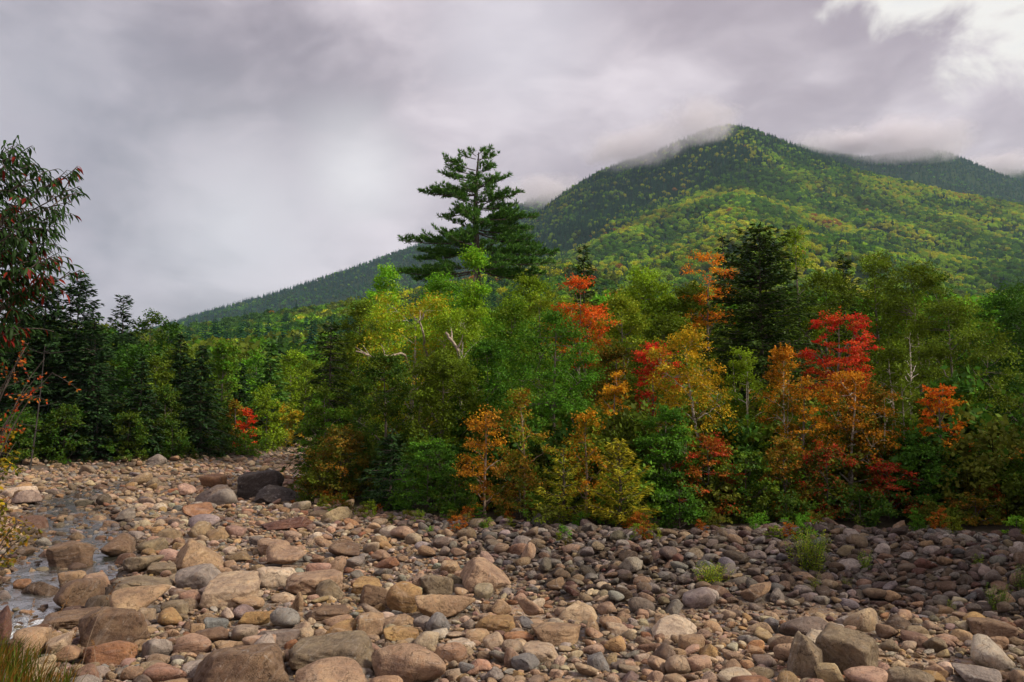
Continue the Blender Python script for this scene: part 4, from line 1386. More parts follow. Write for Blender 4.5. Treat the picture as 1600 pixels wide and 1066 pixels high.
B('low green shrub at the cobble edge under the copper birch', 1340, 17.6, 770, 100, 'deep', 'dolive', cov=2.6, base=0.0, mixf=0.35, name='bush', cat='bush')
B('small dark shrub on the cobble crest', 1225, 17.4, 776, 90, 'deep', 'dolive', cov=2.6, base=0.0, mixf=0.35, name='bush', cat='bush')
B('green shrub at the cobble edge below the rust red bush', 1060, 17.0, 760, 84, 'deep', 'green', cov=2.6, base=0.0, mixf=0.4, name='bush', cat='bush')
B('tall weedy green thicket beside the brown meadow', 1530, 19.5, 690, 90, 'dolive', 'green', cov=2.2, base=0.0, mixf=0.3, shape='column', name='bush', cat='bush')
B('feathery green shrub at the edge of the wood opening', 1585, 18.4, 716, 96, 'dolive', 'green', cov=2.2, base=0.0, mixf=0.4, shape='column', name='bush', cat='bush')
B('weedy shrub with brown tips above the last cobbles', 1520, 17.2, 772, 80, 'dolive', 'rust', cov=2.0, base=0.0, mixf=0.3, name='bush', cat='bush')
B('bright green small shrub on the stones near the wood opening', 1582, 15.6, 812, 44, 'green', cov=2.4, base=0.0, mixf=0.4, name='bush', cat='bush')


# pale limbs that show in front of the two birch crowns
def pale_limb(tree, name, pts, r0, r1, twigs, seed):
    e = tree[0]; r = np.random.default_rng(seed)
    o = np.array(e.location)
    q = np.array([np.array(at(px, py, e.location.y + dy)) - o for px, py, dy in pts])
    t = np.linspace(0, 1, 14); k = np.linspace(0, 1, len(q))
    P = np.stack([np.interp(t, k, q[:, i]) for i in range(3)], 1)
    P[1:-1] += r.normal(0, 0.035, (12, 3))
    mb = MB(); tube(mb, P, np.linspace(r0, r1, 14), 6)
    for _ in range(twigs):
        j = int(r.integers(5, 13)); d = np.array([r.normal(-0.1, .3), r.normal(0, .2), r.uniform(0.05, 0.5)])
        tube(mb, bez(P[j], P[j] + d * 0.5 + np.array([0.05, 0, -0.04]), P[j] + d, 6), np.linspace(r1 * 1.1, 0.006, 6), 4)
    link(name, mb.mesh(name, M_LIMB), e)


pale_limb(BIG_BIRCH, 'limb', [(650, 600, 0), (632, 552, -1.6), (606, 556, -2.3), (585, 559, -2.5), (556, 549, -2.6)], 0.055, 0.022, 5, 1)
pale_limb(BIG_BIRCH, 'limb', [(668, 560, -0.5), (662, 520, -1.7), (656, 506, -1.9), (662, 490, -2.0)], 0.045, 0.02, 3, 2)
pale_limb(BROKEN_BIRCH, 'broken_stem', [(736, 600, -0.6), (728, 575, -1.4), (716, 552, -1.7), (706, 534, -1.8), (696, 520, -1.8)], 0.06, 0.045, 2, 3)

# ------------------------------------------------------------------ trees of the far left bank
C('tall black green spruce behind the long leaved tree', 62, 44, 428, 170, 'spruce', 'spruce_tree', per=8, pw=0.75, dens=1.4)
C('tall dark spruce with a ragged top near the left edge', 112, 44.5, 424, 150, 'spruce', 'spruce_tree', per=8, dens=1.3, gap=0.08, pw=0.75)
C('separate pointed pine standing clear against the grey sky', 182, 58, 458, 76, 'spruce', 'pine_tree', per=6, up=0.45, sag=0.1, base=0.35, pw=0.8, gap=0.05)
C('broad dark spruce in front of the separate pointed pine', 140, 43.5, 500, 140, 'spruce', 'spruce_tree', per=8, mixf=0.35)
C('mid height dark spruce, third from the left edge', 20, 43, 436, 170, 'spruce', 'spruce_tree', per=8)
C('dark green spruce rising over olive crowns at mid bank', 278, 50, 520, 84, 'spruce', 'spruce_tree', per=7, mixf=0.4)
C('layered dark fir sweeping down to the stones', 312, 47, 540, 96, 'spruce', 'fir_tree', per=8, sag=0.5, tier=0.8, mixf=0.4)
C('green pine near the bend with long level boughs', 420, 62, 530, 84, 'pine', 'pine_tree', per=6, sag=0.15, mixf=0.3)
C('slender spruce in front of the hill at the bend', 372, 60, 566, 54, 'spruce', 'spruce_tree', per=7, mixf=0.5)
C('dark fir at the middle of the left bank', 216, 44, 556, 90, 'spruce', 'fir_tree', per=8, mixf=0.4)
C('low spruce at the edge of the stones by the far grey boulder', 150, 42.5, 600, 80, 'spruce', 'spruce_tree', per=8, mixf=0.3)
B('rounded dark maple crown against the sky by the pointed pine', 228, 56, 494, 70, 'deep', 'dolive', group=G_LEFT, base=0.1, mixf=0.4)
B('dark rounded tree just left of the hill foot', 258, 58, 510, 60, 'deep', group=G_LEFT, base=0.1)
B('olive crown showing brown between dark firs', 240, 47, 566, 74, 'dolive', 'olive', group=G_LEFT, base=0.1, mixf=0.45)
B('leafy olive tree in the shade of the layered fir', 255, 45.5, 610, 70, 'dolive', 'deep', group=G_LEFT, base=0.02, mixf=0.4)
B('mid green tree behind the layered fir', 345, 58, 536, 60, 'green', 'olive', group=G_LEFT, base=0.1, mixf=0.4)
B('light green birch in front of the hill', 398, 66, 556, 60, 'green', 'bright', group=G_LEFT, base=0.1, mixf=0.4)
B('yellow green tree beside the bend pine', 452, 72, 548, 60, 'olive', 'ygreen', group=G_LEFT, base=0.1, mixf=0.4)
B('olive tree filling the gap above the bend', 475, 76, 565, 60, 'olive', 'dolive', group=G_LEFT, base=0.05, mixf=0.4)
B('scarlet young maple on the left bank', 384, 51.5, 640, 30, 'redor', 'red', group=G_LEFT, base=0.1, cov=2.0, shape='column', flat=0.25, mixf=0.4, open_=0.2, name='maple_sapling')
B('dull orange sapling behind the scarlet young maple', 366, 53, 622, 34, 'rust', 'olive', group=G_LEFT, base=0.1, cov=2.0, shape='column', mixf=0.4, name='maple_sapling')
B('yellow olive bush tree right of the scarlet young maple', 415, 55, 610, 60, 'olive', 'ygreen', group=G_LEFT, base=0.0, mixf=0.4)
B('golden olive bush closing the bend of the river', 447, 58.5, 640, 56, 'olive', 'gold', group=G_LEFT, base=0.0, mixf=0.5, name='bush', cat='bush')
B('low green bush at the stones below the scarlet young maple', 392, 50.0, 676, 60, 'green', 'olive', group=G_LEFT, base=0.0, mixf=0.4, name='bush', cat='bush')
B('small yellowing bush where the stones narrow', 466, 62, 668, 30, 'olive', 'amber', group=G_LEFT, base=0.0, mixf=0.4, name='bush', cat='bush')
B('dark bush between the layered fir and the scarlet young maple', 348, 47.8, 664, 56, 'deep', 'dolive', group=G_LEFT, base=0.0, mixf=0.4, name='bush', cat='bush')
B('dark leafy bush beside the far grey boulder', 268, 44.5, 660, 60, 'deep', 'dolive', group=G_LEFT, base=0.0, mixf=0.3, name='bush', cat='bush')
B('olive dark bush above the first stones of the left bank', 200, 42.5, 650, 66, 'dolive', 'deep', group=G_LEFT, base=0.0, mixf=0.4, name='bush', cat='bush')
B('black green bush in the deepest shade of the bank', 100, 41.5, 640, 80, 'deep', 'dolive', group=G_LEFT, base=0.0, mixf=0.3, name='bush', cat='bush')
B('dim bush at the far end of the left bank', 30, 40.5, 650, 90, 'deep', 'dolive', group=G_LEFT, base=0.0, mixf=0.3, name='bush', cat='bush')


# dead leaning snag on the left bank
def build_snag():
    r = np.random.default_rng(4)
    a = ground(45, 738); b = at(70, 540, a.y + 0.5)
    mb = MB(); A = np.array(a) - np.array(a); Bv = np.array(b) - np.array(a)
    P = bez(A - np.array([0, 0, .3]), Bv * 0.5 + np.array([0.15, 0, 0]), Bv, 9)
    tube(mb, P, np.linspace(0.045, 0.015, 9), 6)
    e = link('dead_tree', None, None, a); tag(e, 'bare grey dead trunk in front of dark spruces near the left edge', 'dead tree')
    link('trunk', mb.mesh('trunk', M_SNAG), e)
    for k in range(9):
        s = r.uniform(0.25, 0.98); p = np.array([np.interp(s, np.linspace(0, 1, 9), P[:, i]) for i in range(3)])
        q = p + np.array([r.choice([-1, 1]) * r.uniform(0.4, 1.2), r.normal(0, .4), r.uniform(-0.1, 0.35)])
        m2 = MB()
        tube(m2, bez(p, (p + q) / 2 + np.array([0, 0, -.1]), q, 5), np.linspace(0.02, 0.006, 5), 4)
        link('branch', m2.mesh('branch', M_SNAG), e)


build_snag()


# ------------------------------------------------------------------ woods behind the front rows, and undergrowth
def wood_protos():
    out = []
    for k in range(3):
        t, c = broadleaf(900 + k, 9.0, 6.5, base=0.12, K=60, N=2600, leaf=0.30, flat=0.6, limbs=8)
        c.add(np.concatenate(t.v), np.concatenate(t.f4))
        out.append(c.mesh('wood_tree', M_LEAF_I, False, True))
    for k in range(2):
        t, c = conifer(950 + k, 10.0, 4.4, whorl=0.5, per=7, spray=0.42)
        c.add(np.concatenate(t.v), np.concatenate(t.f4))
        out.append(c.mesh('wood_tree', M_LEAF_I, False, True))
    for k in range(3):
        t, c = broadleaf(980 + k, 1.6, 1.9, base=0.0, K=30, N=900, leaf=0.13, flat=0.5, limbs=6)
        c.add(np.concatenate(t.v), np.concatenate(t.f4))
        out.append(c.mesh('wood_tree', M_LEAF_I, False, True))
    return out


WOOD = proto_collection('wood_tree', wood_protos())


def build_woods():
    r = np.random.default_rng(21)
    n = 5200
    y = np.sqrt(r.uniform(24 ** 2, 190 ** 2, n)); x = r.uniform(-0.85, 0.95, n) * y
    dI, _ = seg_dist(x, y, ISLAND_EDGE); sI = np.where(inside(x, y, ISLAND), dI, -dI)
    dL, _ = seg_dist(x, y, LEFT_EDGE); sL = np.where(inside(x, y, LEFT), dL, -dL)
    pxv = 800 + F * x / y
    # height the ground cover may reach so that the listed trees stay in front
    lim = np.interp(pxv, [-400, 0, 150, 250, 330, 480, 560, 640, 760, 860, 960, 1100, 1250, 1420, 1560, 1700], [500, 500, 505, 540, 560, 560, 510, 480, 470, 470, 460, 470, 450, 455, 470, 470])
    ok = ((sI > 14) | (sL > 5) | (y > 95)) & (y > 40 + 0 * x)
    z = H(x, y)
    maxh = 3 + (640 - lim) / F * y - z
    h = np.minimum(r.uniform(7, 13, n), maxh * r.uniform(0.82, 1.0, n))
    ok &= h > 3.0
    key = np.floor(np.stack([x, y], 1) / 3.6).astype(int)
    _, first = np.unique(key[:, 0] * 100003 + key[:, 1], return_index=True)
    m = np.zeros(n, bool); m[first] = True
    ok &= m
    x, y, z, h, sL = x[ok], y[ok], z[ok], h[ok], sL[ok]
    k = len(x)
    con = r.random(k) < np.where((sL > 0) & (y < 95), 0.65, 0.25)
    idx = np.where(con, 3 + r.integers(0, 2, k), r.integers(0, 3, k))
    s = h / np.where(con, 10.0, 9.0)
    scl = np.stack([s * r.uniform(0.9, 1.25, k), s * r.uniform(0.9, 1.25, k), s], 1)
    rot = np.stack([0 * s, 0 * s, r.uniform(0, 6.28, k)], 1)
    pal = np.array([FC['green'][0], FC['dolive'][0], FC['olive'][0], FC['deep'][0], FC['olive'][0]])
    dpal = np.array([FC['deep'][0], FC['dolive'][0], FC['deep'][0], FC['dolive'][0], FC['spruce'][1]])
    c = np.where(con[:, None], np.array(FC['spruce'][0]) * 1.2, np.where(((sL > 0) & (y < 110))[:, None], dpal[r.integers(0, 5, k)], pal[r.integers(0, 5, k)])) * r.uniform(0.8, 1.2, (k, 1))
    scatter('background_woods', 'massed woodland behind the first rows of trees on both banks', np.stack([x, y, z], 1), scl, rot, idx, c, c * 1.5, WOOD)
    # undergrowth at the feet of the trees
    n = 3400
    y = np.sqrt(r.uniform(14 ** 2, 72 ** 2, n)); x = r.uniform(-0.72, 0.78, n) * y
    dI, _ = seg_dist(x, y, ISLAND_EDGE); sI = np.where(inside(x, y, ISLAND), dI, -dI)
    dL, _ = seg_dist(x, y, LEFT_EDGE); sL = np.where(inside(x, y, LEFT), dL, -dL)
    s1 = np.maximum(sI, sL)
    ok = (s1 > np.where(sL > 0, 0.35, 0.9)) & (s1 < 12) & ~((x / y > 0.56) & (y > 19))
    x, y, s1 = x[ok], y[ok], s1[ok]
    k = len(x); z = H(x, y)
    s = (0.28 + 0.9 * smooth(0.6, 5, s1)) * r.uniform(0.7, 1.3, k)
    pal = np.array([FC['deep'][0], FC['dolive'][0], FC['deep'][1], FC['dolive'][0], FC['ruddy'][0]])
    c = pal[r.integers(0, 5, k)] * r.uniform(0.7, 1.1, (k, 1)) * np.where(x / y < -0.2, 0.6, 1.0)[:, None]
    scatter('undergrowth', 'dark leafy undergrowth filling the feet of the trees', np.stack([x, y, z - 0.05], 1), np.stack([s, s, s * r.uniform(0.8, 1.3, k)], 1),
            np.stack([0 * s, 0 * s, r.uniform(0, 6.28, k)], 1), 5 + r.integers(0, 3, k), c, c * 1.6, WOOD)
    # herbs, seedlings and grass tufts spreading out over the first cobbles
    n = 2600
    y = np.sqrt(r.uniform(14 ** 2, 45 ** 2, n)); x = r.uniform(-0.72, 0.78, n) * y
    dI, _ = seg_dist(x, y, ISLAND_EDGE); sI = np.where(inside(x, y, ISLAND), dI, -dI)
    ok = (sI > -0.55 + 0.5 * noise2(x, y, 0.8, 2, 91)) & (sI < 1.3)
    x, y, sI = x[ok], y[ok], sI[ok]; k = len(x); z = H(x, y)
    s = r.uniform(0.10, 0.26, k)
    pal = np.array([FC['olive'][0], FC['ruddy'][1], FC['green'][0], FC['dolive'][1], FC['rust'][1]])
    c = pal[r.integers(0, 5, k)] * r.uniform(0.6, 1.0, (k, 1))
    scatter('edge_growth', 'low herbs and seedlings where the wood meets the cobbles', np.stack([x, y, z + 0.02], 1), np.stack([s, s, s * r.uniform(0.7, 1.3, k)], 1),
            np.stack([0 * s, 0 * s, r.uniform(0, 6.28, k)], 1), 5 + r.integers(0, 3, k), c, c * 1.6, WOOD)
    # brown and olive meadow plants in the opening at the right
    n = 900
    y = r.uniform(18, 46, n); x = y * r.uniform(0.55, 0.80, n); z = H(x, y)
    s = r.uniform(0.25, 0.5, n)
    pal = np.array([FC['ruddy'][1], FC['dolive'][0], FC['rust'][1], FC['dolive'][1]])
    c = pal[r.integers(0, 4, n)] * 0.8
    scatter('meadow_growth', 'brown and olive meadow plants in the opening of the wood', np.stack([x, y, z - 0.05], 1), np.stack([s, s, s * 1.2], 1),
            np.stack([0 * s, 0 * s, r.uniform(0, 6.28, n)], 1), 5 + r.integers(0, 3, n), c, c * 1.5, WOOD)


build_woods()

# ------------------------------------------------------------------ stones
import bmesh
_ico = {}


def ico(sub):
    if sub not in _ico:
        bm = bmesh.new(); bmesh.ops.create_icosphere(bm, subdivisions=sub, radius=1.0)
        v = np.array([x.co for x in bm.verts]); f = np.array([[y.index for y in x.verts] for x in bm.faces])
        bm.free(); _ico[sub] = (v / np.linalg.norm(v, axis=1)[:, None], f)
    return _ico[sub]


def stone_points(seed, style, sub, ext=(1, 1, 1)):
    """a water-worn stone: soft intersection of half spaces, normalised to the box -1..1; ext steers the flatness of the planes"""
    r = np.random.default_rng(seed)
    D, Fc = ico(sub)
    if style == 'round':
        n, k, j = 16, 5.0, 0.16
    elif style == 'block':
        n, k, j = 9, 13.0, 0.16
    elif style == 'slab':
        n, k, j = 10, 11.0, 0.14
    elif style == 'wedge':
        n, k, j = 8, 11.0, 0.15
    elif style == 'dome':
        n, k, j = 12, 5.5, 0.18
    else:
        n, k, j = 12, 8.0, 0.2
    N = r.normal(0, 1, (n, 3)); N /= np.linalg.norm(N, axis=1)[:, None]
    d = 1 + r.normal(0, j, n)
    d = np.clip(d, 0.72, 1.4)
    if style in ('block', 'slab'):
        box = np.array([(1, 0, 0), (-1, 0, 0), (0, 1, 0), (0, -1, 0), (0, 0, 1), (0, 0, -1)], float) + r.normal(0, 0.2, (6, 3))
        N = np.concatenate([N, box]); d = np.concatenate([d * 1.18, np.clip(0.82 + r.normal(0, 0.07, 6), .65, 1)])
    if style == 'wedge':
        a = r.choice([-1, 1])
        pl = np.array([(0.75 * a, -0.25, 0.65), (-1.0 * a, -0.1, 0.35), (0.1, -1, 0.25), (0, 1, 0.2), (0.9 * a, -.5, 0.5)], float) + r.normal(0, 0.1, (5, 3))
        N = np.concatenate([N, pl]); d = np.concatenate([d * 1.25, np.clip(0.72 + r.normal(0, 0.06, 5), .55, 1)])
    N /= np.linalg.norm(N, axis=1)[:, None]
    q = np.clip(D @ N.T, 0, None) / d
    R = (np.sum(q ** k, axis=1) + 0.25 ** k) ** (-1 / k)
    P = D * R[:, None]
    P = P / np.abs(P).max(axis=0)
    # broken faces: flat chips knocked off the worn body
    cuts = {'round': 3, 'dome': 4}.get(style, 8)
    for _ in range(cuts):
        nn = r.normal(0, 1, 3); nn /= np.linalg.norm(nn)
        s = P @ nn
        o = s.max() * r.uniform(0.80, 0.95)
        P = P - nn * (np.clip(s - o, 0, None) * 0.92)[:, None]
    P = P / np.abs(P).max(axis=0)
    am = {'round': 0.03, 'dome': 0.035}.get(style, 0.05)
    P = P * (1 + am * fbm(D * 1.9, 3, seed % 97))[:, None]
    if sub >= 4:
        P = P * (1 + 0.018 * fbm(D * 6.5, 4, seed % 89 + 5, 0.6))[:, None]
        # chipped hollows and a few straight cracks
        if style in ('block', 'wedge', 'slab', 'mid'):
            for _ in range(2):
                nn = r.normal(0, 1, 3); nn[2] *= 0.4; nn /= np.linalg.norm(nn); o = r.uniform(-0.5, 0.5)
                s = P @ nn - o + 0.08 * vnoise(D * 3, seed % 71)
                P = P * (1 - 0.05 * np.exp(-(s / 0.035) ** 2))[:, None]
                P = P * (1 + 0.018 * np.tanh(s / 0.03))[:, None]
    return P, Fc


def stone_mesh(name, seed, style, sub, mat):
    P, Fc = stone_points(seed, style, sub)
    mb = MB(); mb.add(P, None, Fc)
    return mb.mesh(name, mat)


STONE = dict(tan=(0.40, 0.265, 0.155), beige=(0.47, 0.36, 0.255), cream=(0.58, 0.49, 0.385), pinkish=(0.41, 0.272, 0.182), grey=(0.29, 0.27, 0.26),
             bluegrey=(0.20, 0.225, 0.245), ochre=(0.42, 0.255, 0.095), rust=(0.36, 0.155, 0.07), brown=(0.205, 0.125, 0.078), umber=(0.12, 0.076, 0.050),
             charcoal=(0.060, 0.052, 0.054), purplish=(0.190, 0.148, 0.132), maroon=(0.165, 0.060, 0.045), olivegrey=(0.23, 0.185, 0.12), palegrey=(0.43, 0.41, 0.39))
_mean = np.array((0.345, 0.222, 0.122))
STONE = {k: tuple(0.82 * (np.array(v) * 0.70 + 0.30 * _mean * (np.mean(v) / np.mean(_mean)) ** 0.8)) for k, v in STONE.items()}
STONE_WORD = dict(tan='tan', beige='beige', cream='cream', pinkish='pinkish tan', grey='grey', bluegrey='blue grey', ochre='ochre', rust='rust orange', brown='brown', umber='dark brown',
                  charcoal='charcoal', purplish='purplish grey', maroon='maroon', olivegrey='olive grey', palegrey='pale grey')

# plan raster of what is taken
CELL = 0.025
GX0, GY0, GX1, GY1 = -40.0, 6.0, 24.0, 80.0
OCC = np.zeros((int((GY1 - GY0) / CELL), int((GX1 - GX0) / CELL)), np.uint8)


def occ_window(x, y, r):
    i0 = int((y - r - GY0) / CELL); i1 = int((y + r - GY0) / CELL) + 1
    j0 = int((x - r - GX0) / CELL); j1 = int((x + r - GX0) / CELL) + 1
    return max(i0, 0), max(i1, 0), max(j0, 0), max(j1, 0)


def stamp(x, y, rx, ry, a):
    r = max(rx, ry)
    i0, i1, j0, j1 = occ_window(x, y, r)
    sub = OCC[i0:i1, j0:j1]
    if sub.size == 0:
        return
    yy = (np.arange(i0, i0 + sub.shape[0]) + 0.5) * CELL + GY0 - y
    xx = (np.arange(j0, j0 + sub.shape[1]) + 0.5) * CELL + GX0 - x
    ca, sa = math.cos(a), math.sin(a)
    U = (xx[None, :] * ca + yy[:, None] * sa) / rx; V = (-xx[None, :] * sa + yy[:, None] * ca) / ry
    sub[(U * U + V * V) < 1] = 1


def taken(x, y, rx, ry, a):
    r = max(rx, ry)
    i0, i1, j0, j1 = occ_window(x, y, r)
    sub = OCC[i0:i1, j0:j1]
    if sub.size == 0:
        return 1.0
    st = max(1, int(r / CELL / 5))
    yy = (np.arange(i0, i0 + sub.shape[0], st) + 0.5) * CELL + GY0 - y
    xx = (np.arange(j0, j0 + sub.shape[1], st) + 0.5) * CELL + GX0 - x
    ca, sa = math.cos(a), math.sin(a)
    U = (xx[None, :] * ca + yy[:, None] * sa) / rx; V = (-xx[None, :] * sa + yy[:, None] * ca) / ry
    m = (U * U + V * V) < 1
    s = sub[::st, ::st][m]
    return float(s.mean()) if s.size else 1.0


